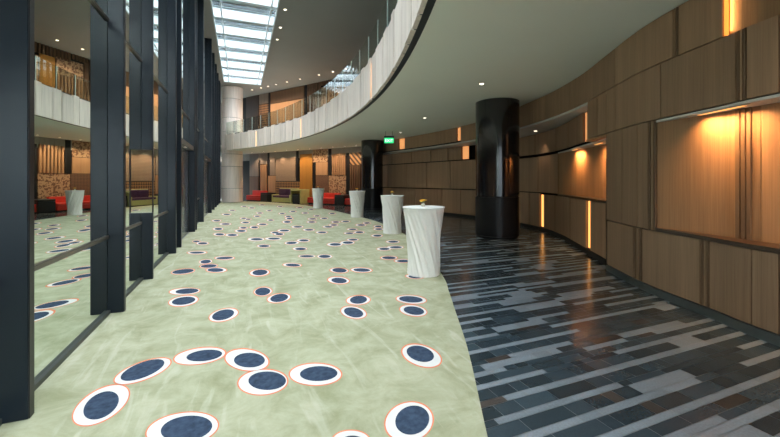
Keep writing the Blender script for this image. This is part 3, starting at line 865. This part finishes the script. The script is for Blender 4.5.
# ------------------------------------------------------------------ far wall with panels
WA = np.array([7.2, 22.0]); WB = np.array([-0.6, 33.65])
ex = (WA - WB) / np.linalg.norm(WA - WB)          # along the wall, left to right
WL = float(np.linalg.norm(WA - WB))
en = np.array([ex[1], -ex[0]])                    # towards the room
ROT = math.atan2(ex[1], ex[0])
def wall_u(px, off=0.0):
    kx = (px - 390.0) / F
    dx, dy = ST + kx * CT, CT - kx * ST
    o = WB + en * off
    A = np.array([[dx, -ex[0]], [dy, -ex[1]]])
    s = np.linalg.solve(A, o)
    return s[1], depth(s[0] * dx, s[0] * dy)
def wall_xy(u, off=0.0):
    p = WB + ex * u + en * off
    return float(p[0]), float(p[1])
wb = empty('wall_back', (WB[0], WB[1], 0), ROT, kind='structure')
MB().box(-3.0, WL + 1.5, 0.0, 0.25, -0.1, UPZ).build('wall_face', M['backing'], wb)
o = MB().box(-2.2, WL + 0.3, -0.03, 0.0, 3.16, SOFFIT_Z).build('corrugated_frieze', M['greige'], wb)
mb = MB()
x = -2.2
while x < WL + 0.2:
    mb.bbox(x, x + 0.16, -0.055, -0.03, 3.17, SOFFIT_Z - 0.001, 0.01, 1); x += 0.22
mb.build('corrugation', M['greige'], wb)

PCOUNT = [0]
def dpanel(px0, px1, y0, y1, kind, label, name='wall_panel', off=0.0, th=0.07, upper=False):
    u0, d0 = wall_u(px0, 0.06); u1, d1 = wall_u(px1, 0.06)
    dm = (d0 + d1) / 2
    z1, z0 = zat(y0, dm), zat(y1, dm)
    if upper:
        z0 = max(z0, 4.21); z1 = min(z1, UPZ - 0.01)
    else:
        z0 = max(z0, 0.02); z1 = min(z1, SOFFIT_Z - 0.005)
    if y0 < -900: z1 = UPZ - 0.01 if upper else SOFFIT_Z - 0.006
    if y1 > 900: z0 = 4.21 if upper else 0.003
    w = u1 - u0; h = z1 - z0
    x, y = wall_xy(u0, off)
    e = empty(name, (x, y, z0), ROT, label=label, cat='wall panel', group='decorative panels on the far wall')
    g = 0.012
    T = th
    if kind in ('slats', 'slats_dark', 'slats_tan'):
        base = {'slats': 'backing', 'slats_dark': 'backing', 'slats_tan': 'darkbrown'}[kind]
        fr = {'slats': 'brown', 'slats_dark': 'brown', 'slats_tan': 'tan'}[kind]
        MB().box(g, w - g, -T + 0.035, -0.001, 0, h).build('panel_board', M[base], e)
        n = max(3, int(w / 0.17)); s = MB()
        for i in range(n):
            a = g + (w - 2 * g) * (i + 0.22) / n; b2 = g + (w - 2 * g) * (i + 0.78) / n
            s.bbox(a, b2, -T - 0.05, -T + 0.035, 0.0, h, 0.006, 1)
        s.build('slat_face', M[fr], e)
    else:
        MB().bbox(g, w - g, -T, -0.001, 0.0, h, 0.008, 1).build('panel_face', M[kind], e)
    PCOUNT[0] += 1
    return e
LOW = [
 (249.5, 258.5, 154, 176.3, 'greybrown', 'grey brown plain panel above the left red bench, behind the stone pier'),
 (249.5, 258.5, 176.6, 999, 'brown', 'brown plain panel directly behind the left red bench'),
 (260.5, 267.2, 164.5, 999, 'slats_tan', 'warm-lit tan slatted panel above the left black stool'),
 (260.5, 267.2, 154, 164, 'greybrown', 'small grey brown panel above the warm slatted panel'),
 (267.4, 269.6, -999, 175.4, 'black_trim', 'narrow black upright between the left bench and the lime sofa'),
 (269.8, 275.3, 157.5, 175.4, 'greybrown', 'narrow grey brown panel above the lit tan square'),
 (268, 275.3, 175.8, 999, 'tan', 'lit plain tan panel left of the lime sofa'),
 (275.7, 295.6, 158, 181, 'diamond', 'large diamond-weave panel above the lime and purple sofa'),
 (275.7, 299.6, 181.5, 999, 'weave', 'bold chevron-weave strip right behind the lime sofa'),
 (296, 298.6, -999, 181.2, 'black_trim', 'black upright at the left side of the amber recess panel'),
 (299.8, 312.2, 154, 999, 'amber', 'tall glowing amber panel between lime sofa and right red bench'),
 (312.4, 315.4, 162.5, 999, 'black_trim', 'short black upright at the right side of the amber panel'),
 (312.6, 327.6, 147.5, 162, 'tri', 'triangle-pattern panel high on the wall, right of the amber panel'),
 (315.6, 327.6, 162.3, 175, 'tan', 'plain tan panel below the high triangle-pattern panel'),
 (315.6, 328.4, 175.3, 999, 'weave_brown', 'dark brown woven panel behind the right red bench'),
 (328.2, 331.6, -999, 175, 'black_trim', 'black upright rising above the right red bench'),
 (331.9, 345.8, 153.5, 175, 'slats_tan', 'tan vertical-slat panel above the triangle-pattern panel'),
 (328.6, 345.8, 175.3, 999, 'tri', 'triangle-pattern panel low on the wall above the right black stool'),
 (346.1, 349.4, 153, 999, 'black_trim', 'tall black upright right of the right black stool'),
 (349.7, 361, 152.5, 165, 'diag', 'diagonal-striped panel beside the far black column'),
 (349.7, 361, 165.3, 999, 'slats_dark', 'dark panel of wide-spaced slats beside the far black column'),
 (361.5, 368, 153, 999, 'slats', 'brown slatted panel hidden mostly by the far black column'),
]
for p in LOW:
    dpanel(*p)
UP = [
 (246, 258.5, -999, 999, 'darkbrown', 'dark smoked panel on the upper floor beside the stone pier'),
 (259, 268.2, 104, 999, 'weave', 'amber lattice panel on the upper floor, left of the dark upright'),
 (259, 268.2, -999, 103.5, 'greybrown', 'grey brown panel above the amber lattice on the upper floor'),
 (268.4, 270, -999, 999, 'black_trim', 'slim black upright on the upper floor right of the amber lattice'),
 (270.3, 304, -999, 101, 'brown', 'long brown frieze panel on the upper floor'),
 (270.3, 304, 101.5, 999, 'tan', 'warm tan panel below the long brown frieze on the upper floor'),
 (304.4, 307, -999, 999, 'black_trim', 'black upright on the upper floor at the middle of the far wall'),
 (307.3, 318, -999, 999, 'slats', 'brown slatted panel upstairs right of the middle black upright'),
 (318.3, 321, 86, 999, 'slats', 'narrow brown slatted strip upstairs left of the lit triangle panel'),
 (321.2, 336.4, 86, 99, 'tri', 'lit triangle-pattern panel upstairs behind the balcony glass'),
 (321.2, 336.4, 99.4, 999, 'slats_tan', 'tan slats below the upstairs triangle-pattern panel'),
 (318.3, 328, -999, 85.5, 'slats_dark', 'dark slats above the upstairs triangle-pattern panel'),
 (336.7, 345, 85, 999, 'amber', 'amber plain panel upstairs behind the balcony glass'),
 (328.3, 361, -999, 84.5, 'slats_dark', 'wide dark slat frieze upstairs above the amber panel'),
 (345.3, 361, 85, 999, 'slats_tan', 'tan slatted panel upstairs at the right end of the far wall'),
]
for p in UP:
    dpanel(*p, upper=True)

# closing walls (behind the camera, upper right, far left)
ADDED_WIN = [(-1.30, 3.60, 0.10, 3.60), (-1.30, 6.6, 4.30, 8.10)]  # unseen glazing, added behind the camera to brighten the room with daylight
mb = MB()
mb.box(MX - 0.25, 14.0, -5.45, -5.2, -0.1, 0.10); mb.box(MX - 0.25, 14.0, -5.45, -5.2, 3.60, 4.30); mb.box(MX - 0.25, 14.0, -5.45, -5.2, 8.10, UPZ + 0.35)
mb.box(MX - 0.25, -1.30, -5.45, -5.2, 0.10, 3.60); mb.box(3.60, 14.0, -5.45, -5.2, 0.10, 3.60)
mb.box(MX - 0.25, -1.30, -5.45, -5.2, 4.30, 8.10); mb.box(6.6, 14.0, -5.45, -5.2, 4.30, 8.10)
o = mb.build('wall_front', M['outer']); props(o, kind='structure')
for k, (x0, x1, z0, z1) in enumerate(ADDED_WIN):
    nx = int(round((x1 - x0) / 1.2)); mb = MB()
    for i in range(nx + 1):
        x = x0 + (x1 - x0) * i / nx
        mb.box(x - 0.03, x + 0.03, -5.36, -5.26, z0, z1)
    for z in (z0 + 0.02, (z0 + z1) / 2 + 0.4, z1 - 0.02):
        mb.box(x0, x1, -5.35, -5.27, z - 0.02, z + 0.02)
    wn = mb.build('window_%d' % (k + 1), M['fin_dark']); props(wn, kind='structure')
    MB().box(x0, x1, -5.315, -5.305, z0, z1).build('window_glass', M['pane'], wn)
    pl = bpy.data.lights.new('window_portal', 'AREA'); pl.shape = 'RECTANGLE'; pl.size = x1 - x0; pl.size_y = z1 - z0; pl.cycles.is_portal = True
    po = bpy.data.objects.new('window_portal', pl); COL.objects.link(po); po.location = ((x0 + x1) / 2, -5.47, (z0 + z1) / 2); po.rotation_euler = (math.pi / 2, 0, math.pi)


# ------------------------------------------------------------------ seating along the far wall
def place(px0, px1, off):
    u0, d0 = wall_u(px0, off); u1, d1 = wall_u(px1, off)
    x, y = wall_xy((u0 + u1) / 2, off)
    return x, y, u1 - u0, (d0 + d1) / 2
def bench(px0, px1, off, h, label):
    x, y, w, d = place(px0, px1, off)
    e = empty('bench_sofa', (x, y, 0), ROT, label=label, cat='bench', group='red benches along the far wall')
    dp = 0.72
    MB().box(-w / 2 + 0.05, w / 2 - 0.05, 0.06, dp - 0.05, 0.002, 0.08).build('plinth', M['black_trim'], e)
    MB().bbox(-w / 2, w / 2, 0.0, dp, 0.08, 0.30, 0.02).build('base', M['red'], e)
    n = max(1, int(round(w / 0.9)))
    for i in range(n):
        MB().bbox(-w / 2 + w * i / n + 0.006, -w / 2 + w * (i + 1) / n - 0.006, 0.0, dp - 0.18, 0.302, 0.44, 0.03, 3).build('seat_cushion', M['red'], e)
    MB().bbox(-w / 2, w / 2, dp - 0.17, dp, 0.30, h, 0.03, 3).build('backrest', M['red'], e)
    return e
def stool(px0, px1, off, h, label):
    x, y, w, d = place(px0, px1, off)
    e = empty('cube_stool', (x, y, 0), ROT, label=label, cat='stool', group='black cube stools')
    MB().box(-w / 2 + 0.03, w / 2 - 0.03, 0.03, w - 0.03, 0.002, 0.06).build('plinth', M['black_trim'], e)
    MB().bbox(-w / 2, w / 2, 0, w, 0.06, h - 0.12, 0.02).build('body', M['stool'], e)
    MB().bbox(-w / 2 - 0.005, w / 2 + 0.005, -0.005, w + 0.005, h - 0.12, h, 0.03, 3).build('cushion', M['stool'], e)
bench(246, 260, 0.95, 0.80, 'low red bench at the left end of the far wall beside the stone pier')
stool(260.4, 267.2, 1.0, 0.66, 'black cube stool between the left red bench and the lime sofa')
bench(307.2, 333.5, 0.95, 0.74, 'long red bench below the dark brown woven panel')
stool(334.4, 343.8, 1.0, 0.66, 'black cube stool at the right end of the long red bench')
bench(344.4, 352, 0.95, 0.74, 'short red bench right of the right black stool, near the far column')
# lime sofa
x, y, w, d = place(271.5, 290, 1.15)
e = empty('lime_sofa', (x, y, 0), ROT, label='high-backed lime sofa with purple cushions against the far wall', cat='sofa')
MB().bbox(-w / 2, w / 2, 0.0, 0.85, 0.05, 0.36, 0.02).build('base', M['lime'], e)
MB().box(-w / 2 + 0.08, w / 2 - 0.08, 0.06, 0.8, 0.002, 0.05).build('plinth', M['black_trim'], e)
MB().bbox(-w / 2, w / 2, 0.72, 0.85, 0.36, 1.02, 0.02).build('back_shell', M['lime'], e)
for s in (-1, 1):
    MB().bbox(s * w / 2 - (0.10 if s > 0 else 0), s * w / 2 + (0.10 if s < 0 else 0), 0.0, 0.72, 0.36, 0.58, 0.02).build('arm', M['lime'], e)
MB().bbox(-w / 2 + 0.105, w / 2 - 0.105, 0.02, 0.60, 0.362, 0.50, 0.03, 3).build('seat_cushion', M['purple'], e)
for i in range(2):
    a = -w / 2 + 0.11 + (w - 0.22) * i / 2
    MB().bbox(a, a + (w - 0.22) / 2 - 0.01, 0.56, 0.72, 0.50, 0.98, 0.04, 3).build('back_cushion', M['purple'], e)
x, y, w, d = place(290.4, 300.6, 1.15)
e = empty('side_table', (x, y, 0), ROT, label='lime bridge-shaped side table standing against the right end of the lime sofa', cat='table')
MB().bbox(-w / 2, w / 2, 0, 0.8, 0.86, 0.96, 0.015).build('tabletop', M['lime'], e)
for s in (-1, 1):
    MB().bbox(s * w / 2 - (0.08 if s > 0 else 0), s * w / 2 + (0.08 if s < 0 else 0), 0, 0.8, 0.002, 0.86, 0.015).build('leg', M['lime'], e)
stool(292.2, 298.8, 1.12, 0.66, 'black cube stool tucked under the lime side table')

# upstairs sofas seen in the mirror just above the parapet
for (px, lab, mt) in ((336, 'red sofa on the upper floor behind the parapet', 'red'), (307, 'purple sofa on the upper floor behind the parapet', 'purple')):
    x, y, w, d = place(px - 4, px + 4, 3.2)
    e = empty('upstairs_sofa', (x, y, 4.201), ROT, label=lab, cat='sofa')
    MB().bbox(-1, 1, 0, 0.8, 0.0, 0.42, 0.03).build('base', M[mt], e)
    MB().bbox(-1, 1, 0, 0.2, 0.42, 0.95, 0.04).build('backrest', M[mt], e)

# ------------------------------------------------------------------ cocktail tables
def cover_mesh(seed):
    rnd = random.Random(seed)
    n = 144; rows = 44; H = 1.085
    ph = [rnd.uniform(0, 6.28) for _ in range(4)]
    v = []; f = []
    for j in range(rows + 1):
        t = j / rows; z = 0.003 + (H - 0.003) * t
        # waisted outline: base .265, waist .25, top .325
        R = 0.264 - 0.010 * math.sin(min(1, t / 0.6) * math.pi) + 0.074 * max(0, (t - 0.30) / 0.70) ** 1.5
        amp = 0.034 * (0.35 + 0.65 * math.sin(math.pi * min(1, max(0, t)) ** 0.9)) * (1 if t < 0.97 else 0.2)
        for i in range(n):
            a = 2 * math.pi * i / n
            q = a + 1.15 * (t - 0.1)             # pleats wind round the stem
            fold = (1 - 2 * abs(math.sin(8 * q + ph[0] + 0.5 * math.sin(3 * q))) ** 0.7) * 0.75 + 0.5 * math.sin(23 * q + ph[1] + 0.8 * t) + 0.3 * math.sin(7 * q + ph[2])
            fold = max(-1.0, fold) * 0.55 - 0.1
            r = R + amp * fold
            v.append((r * math.cos(a), r * math.sin(a), z))
    for j in range(rows):
        for i in range(n):
            k = (i + 1) % n
            f.append((j * n + i, j * n + k, (j + 1) * n + k, (j + 1) * n + i))
    return v, f
cv_me = [cover_mesh(s) for s in (1, 2)]
TABLES = [(2.785, 5.375, 0.0, 'nearest white cocktail table, largest of the four along the carpet edge'),
          (4.12, 9.93, 1.1, 'second nearest white cocktail table along the carpet edge'),
          (4.57, 14.88, 2.3, 'third white cocktail table from the camera along the carpet edge'),
          (4.05, 20.6, 3.6, 'farthest white cocktail table, in front of the right red bench')]
def blossom(mb, cx, cy, cz, r, tilt):
    for k in range(8):
        a = 2 * math.pi * k / 8
        ca, sa = math.cos(a), math.sin(a)
        pts = [(0.15, -0.18), (0.7, -0.26), (1.0, 0), (0.7, 0.26), (0.15, 0.18)]
        vs = []
        for (u, w) in pts:
            vs.append((cx + r * (u * ca - w * sa), cy + r * (u * sa + w * ca), cz + r * 0.45 * u * (1 + tilt)))
        vs2 = [(p[0], p[1], p[2] - 0.003) for p in vs]
        mb.add(vs + vs2, [(0, 1, 2, 3, 4), (9, 8, 7, 6, 5)] + [(i, i + 5, (i + 1) % 5 + 5, (i + 1) % 5) for i in range(5)])
    return mb
wh = ['nearest', 'second nearest', 'third', 'farthest']
for i, (x, y, rz, lab) in enumerate(TABLES):
    e = empty('cocktail_table', (x, y, 0.0105 if i != 9 else 0), rz, label=lab, cat='table', group='white cocktail tables along the carpet edge')
    v, f = cv_me[i % 2]
    smooth_by_angle(link_mesh('stretch_cover', v, f, M['cloth'], e), 60)
    smooth_by_angle(MB().lathe([(0.31, 1.075), (0.341, 1.078), (0.347, 1.088), (0.343, 1.098), (0.333, 1.10)], 72).build('tabletop', M['cloth_top'], e), 50)
    MB().lathe([(0.235, 0.0), (0.24, 0.006), (0.24, 0.018), (0.10, 0.03)], 40).build('foot_plate', M['steel_rim'], e)
    zt = 1.1115
    g = empty('flower_vase', (x + 0.0, y + 0.02, zt), rz, label='small vase of orange and yellow flowers on the %s white cocktail table' % wh[i], cat='flowers', group='flower vases on the cocktail tables')
    smooth_by_angle(MB().lathe([(0.026, 0), (0.034, 0.01), (0.036, 0.03), (0.022, 0.05), (0.024, 0.06)], 20).build('vase', M['vase'], g))
    rr = random.Random(40 + i)
    for k in range(6):
        a = 2 * math.pi * k / 6 + 0.3; q = 0.035 + 0.012 * rr.random()
        cx, cy, cz = q * math.cos(a), q * math.sin(a), 0.078 + 0.02 * rr.random()
        s = MB(); 
        for j in range(4):
            t0, t1 = j / 4, (j + 1) / 4
            s.lathe([(0.0025, 0.02 + (cz - 0.02) * t0), (0.0025, 0.02 + (cz - 0.02) * t1)], 6, cx * (t0 + t1) / 2 * 0.9, cy * (t0 + t1) / 2 * 0.9)
        fo = blossom(MB(), cx, cy, cz, 0.032, rr.uniform(-0.3, 0.5)).build('flower', M['petal'] if k % 3 else M['petal_y'], g)
        s.build('stem', M['stem'], fo)
    fo = blossom(MB(), 0, 0, 0.10, 0.034, 0.2).build('flower', M['petal_y'], g)

# ------------------------------------------------------------------ exit sign
x, y = wpt(389, 16.0)
rot = -TH
e = empty('exit_sign', (x, y, 3.16), rot, label='hanging green EXIT sign under the lower ceiling', cat='sign')
MB().bbox(-0.215, 0.215, -0.02, 0.04, 0.0, 0.33, 0.008, 1).build('case', M['signbody'], e)
MB().box(-0.205, 0.205, -0.024, -0.02, 0.012, 0.245).build('lit_face', M['signgreen'], e)
cu = bpy.data.curves.new('sign_letters', 'FONT'); cu.body = 'EXIT'; cu.size = 0.17; cu.align_x = 'CENTER'; cu.extrude = 0.001
to = bpy.data.objects.new('tmp', cu); COL.objects.link(to)
dg = bpy.context.evaluated_depsgraph_get()
me = bpy.data.meshes.new_from_object(to.evaluated_get(dg)); bpy.data.objects.remove(to)
me.materials.clear(); me.materials.append(M['signwhite'])
lt = bpy.data.objects.new('letters', me); COL.objects.link(lt); lt.parent = e
lt.location = (0, -0.0255, 0.068); lt.rotation_euler = (math.pi / 2, 0, 0)
for s in (-0.15, 0.15):
    MB().lathe([(0.006, 0.33), (0.006, SOFFIT_Z - 3.161)], 8, s, 0.01).build('hanger_rod', M['rod'], e)

# ------------------------------------------------------------------ lamps
def add_spot(loc, power, col=(1, 0.78, 0.55), size=80, blend=0.6, aim=None, rad=0.04):
    l = bpy.data.lights.new('spot', 'SPOT'); l.energy = power; l.color = col
    l.spot_size = math.radians(size); l.spot_blend = blend; l.shadow_soft_size = rad
    o = bpy.data.objects.new('spot_light', l); COL.objects.link(o); o.location = loc
    if aim is not None:
        o.rotation_euler = (Vector(aim) - Vector(loc)).to_track_quat('-Z', 'Y').to_euler()
    return o
def downlight(x, y, z, label, group, spot=None, size=80, col=(1, 0.78, 0.55), r=0.05, aim=None):
    e = empty('downlight', (x, y, z), label=label, cat='light', group=group)
    MB().lathe([(r, -0.004), (r * 1.35, -0.004), (r * 1.4, -0.001), (r, -0.001)], 20, caps=False).build('trim_ring', M['lamp_ring'], e)
    MB().lathe([(r * 0.98, -0.003), (r * 0.98, -0.001)], 20).build('lens', M['lamp'], e)
    if spot:
        o = add_spot((x, y, z - 0.03), spot, col, size, aim=aim)
    return e
# lower ceiling, one row washing the far wall
k = 0
for px in np.linspace(252, 356, 10):
    u, d = wall_u(px, 0.75)
    x, y = wall_xy(u, 0.75)
    downlight(x, y, SOFFIT_Z, '%s downlight from the left in the row above the far wall seating' % ords[k], 'downlights above the far wall', 85, 110, (1, 0.72, 0.46), aim=(x + 0.5 * -en[0], y + 0.5 * -en[1], 1.2))
    k += 1
# upper ceiling row
k = 0
for px in (252, 261, 268, 276, 287, 300, 319, 333, 346):
    u, d = wall_u(px, 1.3)
    x, y = wall_xy(u, 1.3)
    downlight(x, y, UPZ, '%s downlight from the left in the high ceiling row by the far wall' % ords[k], 'downlights in the high ceiling', 110, 110, (1, 0.74, 0.5), r=0.06, aim=(x - 0.6 * en[0], y - 0.6 * en[1], 5.5))
    k += 1
for (px, py, lab) in ((278.5, 8.5, 'upper downlight beside the right edge of the skylight'), (276.5, 27, 'middle downlight beside the right edge of the skylight'), (273.5, 39, 'lower downlight beside the right edge of the skylight')):
    d = F * (UPZ - CAMH) / (HZ - py); x, y = wpt(px, d)
    downlight(max(x, 1.65), y, UPZ, lab, 'downlights in the high ceiling', None, r=0.05)
# lower ceiling singles
for (px, py, lab) in ((481.7, 83.8, 'downlight in the lower ceiling just left of the near black column'), (424.5, 118, 'downlight in the lower ceiling above the second nearest cocktail table'),
                      (400.5, 132.5, 'downlight in the lower ceiling right of the exit sign')):
    d = F * (SOFFIT_Z - CAMH) / (HZ - py); x, y = wpt(px, d)
    downlight(x, y, SOFFIT_Z, lab, 'downlights in the lower ceiling', 60, 90)
for n, (x, y) in enumerate(((2.9, 0.6), (2.6, -2.0))):  # out-of-view fill lamps added to lift the near oak wall
    downlight(x, y, SOFFIT_Z, 'downlight in the lower ceiling over the tiled walk, ' + ['beside the camera', 'behind the camera'][n], 'downlights in the lower ceiling', 45, 150, (1, 0.85, 0.7))
# cornice lamp
d = F * (3.03 - CAMH) / (HZ - 131); x, y = wpt(535.5, d)
downlight(x, y, 3.03, 'downlight set in the pale cornice shelf right of the near black column', 'downlights in the lower ceiling', 12, 80)

# niche lamps
def niche_lamp(cv, px, off, z, power, lab, aim_off=0.28, size=125):
    put_lamp(cv, cv.hit(px), off, z, power, lab, 0.55 if cv is FR else 0.40)
def put_lamp(cv, u, off, z, power, lab, length=0.55):
    x, y = cv.at(u, off); p0 = cv.at(u - 0.05, off); p1 = cv.at(u + 0.05, off)
    ang = math.atan2(p1[1] - p0[1], p1[0] - p0[0])
    e = empty('niche_lamp', (x, y, z), ang, label=lab, cat='light', group='linear lamps in the wall niches')
    MB().bbox(-length / 2 - 0.02, length / 2 + 0.02, -0.03, 0.03, -0.008, -0.0005, 0.002, 1).build('housing', M['lamp_ring'], e)
    MB().box(-length / 2, length / 2, -0.02, 0.02, -0.010, -0.008).build('lens', M['led'], e)
    l = bpy.data.lights.new('linear_lamp', 'AREA'); l.shape = 'RECTANGLE'; l.size = length; l.size_y = 0.04
    l.energy = power; l.color = (1, 0.52, 0.20)
    o = bpy.data.objects.new('linear_lamp', l); COL.objects.link(o); o.location = (x, y, z - 0.0115)
    o.rotation_euler = (-0.35, 0, ang); l.spread = math.radians(125)
niche_lamp(FR, 717, 0.04, Z2 - 0.041, 19, 'linear lamp in the head of the long nearest niche')
put_lamp(FR, FR.hit(717) - 1.5, 0.05, Z2 - 0.041, 19, 'second linear lamp in the long nearest niche, further right')
niche_lamp(RC, 573, 0.05, ZT - 0.021, 17, 'left lamp in the head of the curved niche')
niche_lamp(RC, 593, 0.10, ZT - 0.021, 17, 'right lamp in the head of the curved niche')
# warm glow inside the second doorway and first doorway
for k, (yy, p) in enumerate(((10.9, 10), (17.2, 12))):
    x = MX + 0.09
    downlight(x, yy, DH - 0.001, 'warm downlight in the head of the %s doorway in the mirror wall' % ('first', 'second')[k], 'doorway downlights', p, 120, (1, 0.6, 0.4), r=0.03, aim=(x + 0.3, yy, 0))

# ------------------------------------------------------------------ sky
w = bpy.data.worlds.new('world'); SC.world = w; w.use_nodes = True
nt = w.node_tree; nt.nodes.clear()
out = nt.nodes.new('ShaderNodeOutputWorld'); bg = nt.nodes.new('ShaderNodeBackground')
tc = nt.nodes.new('ShaderNodeTexCoord')
# overcast sky: a wide bright veil where the sun stands behind the cloud, at the photographer's back
sx = nt.nodes.new('ShaderNodeVectorMath'); sx.operation = 'DOT_PRODUCT'
sx.inputs[1].default_value = Vector((0.10, -0.34, 0.93)).normalized()
nt.links.new(tc.outputs['Generated'], sx.inputs[0])
mh = nt.nodes.new('ShaderNodeMapRange'); mh.inputs['From Min'].default_value = -1; mh.inputs['From Max'].default_value = 1
nt.links.new(sx.outputs['Value'], mh.inputs['Value'])
mr = nt.nodes.new('ShaderNodeValToRGB')
r = mr.color_ramp
r.elements[0].position = 0.0; r.elements[0].color = (0.02, 0.024, 0.026, 1)
r.elements[1].position = 1.0; r.elements[1].color = (0.98, 0.97, 0.95, 1)
for p, c in ((0.45, (0.024, 0.034, 0.039)), (0.59, (0.036, 0.048, 0.054)), (0.68, (0.205, 0.212, 0.215)), (0.76, (0.535, 0.535, 0.53)), (0.86, (0.93, 0.92, 0.905))):
    q = r.elements.new(p); q.color = (c[0], c[1], c[2], 1)
nz = nt.nodes.new('ShaderNodeTexNoise'); nz.inputs['Scale'].default_value = 5; nz.inputs['Detail'].default_value = 5
nt.links.new(tc.outputs['Generated'], nz.inputs['Vector'])
nm = nt.nodes.new('ShaderNodeMapRange'); nm.inputs['To Min'].default_value = 0.55; nm.inputs['To Max'].default_value = 1.45
nt.links.new(nz.outputs['Fac'], nm.inputs['Value'])
mxx = nt.nodes.new('ShaderNodeMix'); mxx.data_type = 'RGBA'; mxx.blend_type = 'MULTIPLY'; mxx.inputs['Factor'].default_value = 1
nt.links.new(mh.outputs['Result'], mr.inputs['Fac'])
nt.links.new(mr.outputs['Color'], mxx.inputs['A']); nt.links.new(nm.outputs['Result'], mxx.inputs['B'])
nt.links.new(mxx.outputs['Result'], bg.inputs['Color'])
bg.inputs['Strength'].default_value = 16.0
nt.links.new(bg.outputs[0], out.inputs[0])
# portal over the roof light guides sky sampling
pl = bpy.data.lights.new('sky_portal', 'AREA'); pl.shape = 'RECTANGLE'; pl.size = SX1 - SX0; pl.size_y = SY1 - SY0
pl.cycles.is_portal = True
po = bpy.data.objects.new('sky_portal', pl); COL.objects.link(po); po.location = ((SX0 + SX1) / 2, (SY0 + SY1) / 2, UPZ + 0.36)

# ------------------------------------------------------------------ camera and view
cam = bpy.data.cameras.new('camera'); co = bpy.data.objects.new('camera', cam); COL.objects.link(co)
cam.sensor_width = 36; cam.lens = F / 780 * 36; cam.shift_y = -(218.5 - HZ) / 780
cam.clip_start = 0.05; cam.clip_end = 200
co.location = (0, 0, CAMH); co.rotation_euler = (math.pi / 2, 0, -TH)
SC.camera = co
vs = SC.view_settings
vs.view_transform = 'Standard'; vs.look = 'None'; vs.gamma = 1; vs.use_curve_mapping = False; vs.exposure = 0.36
cy = SC.cycles
cy.use_denoising = True
cy.max_bounces = 14; cy.diffuse_bounces = 6; cy.glossy_bounces = 6; cy.transparent_max_bounces = 16
cy.sample_clamp_indirect = 8
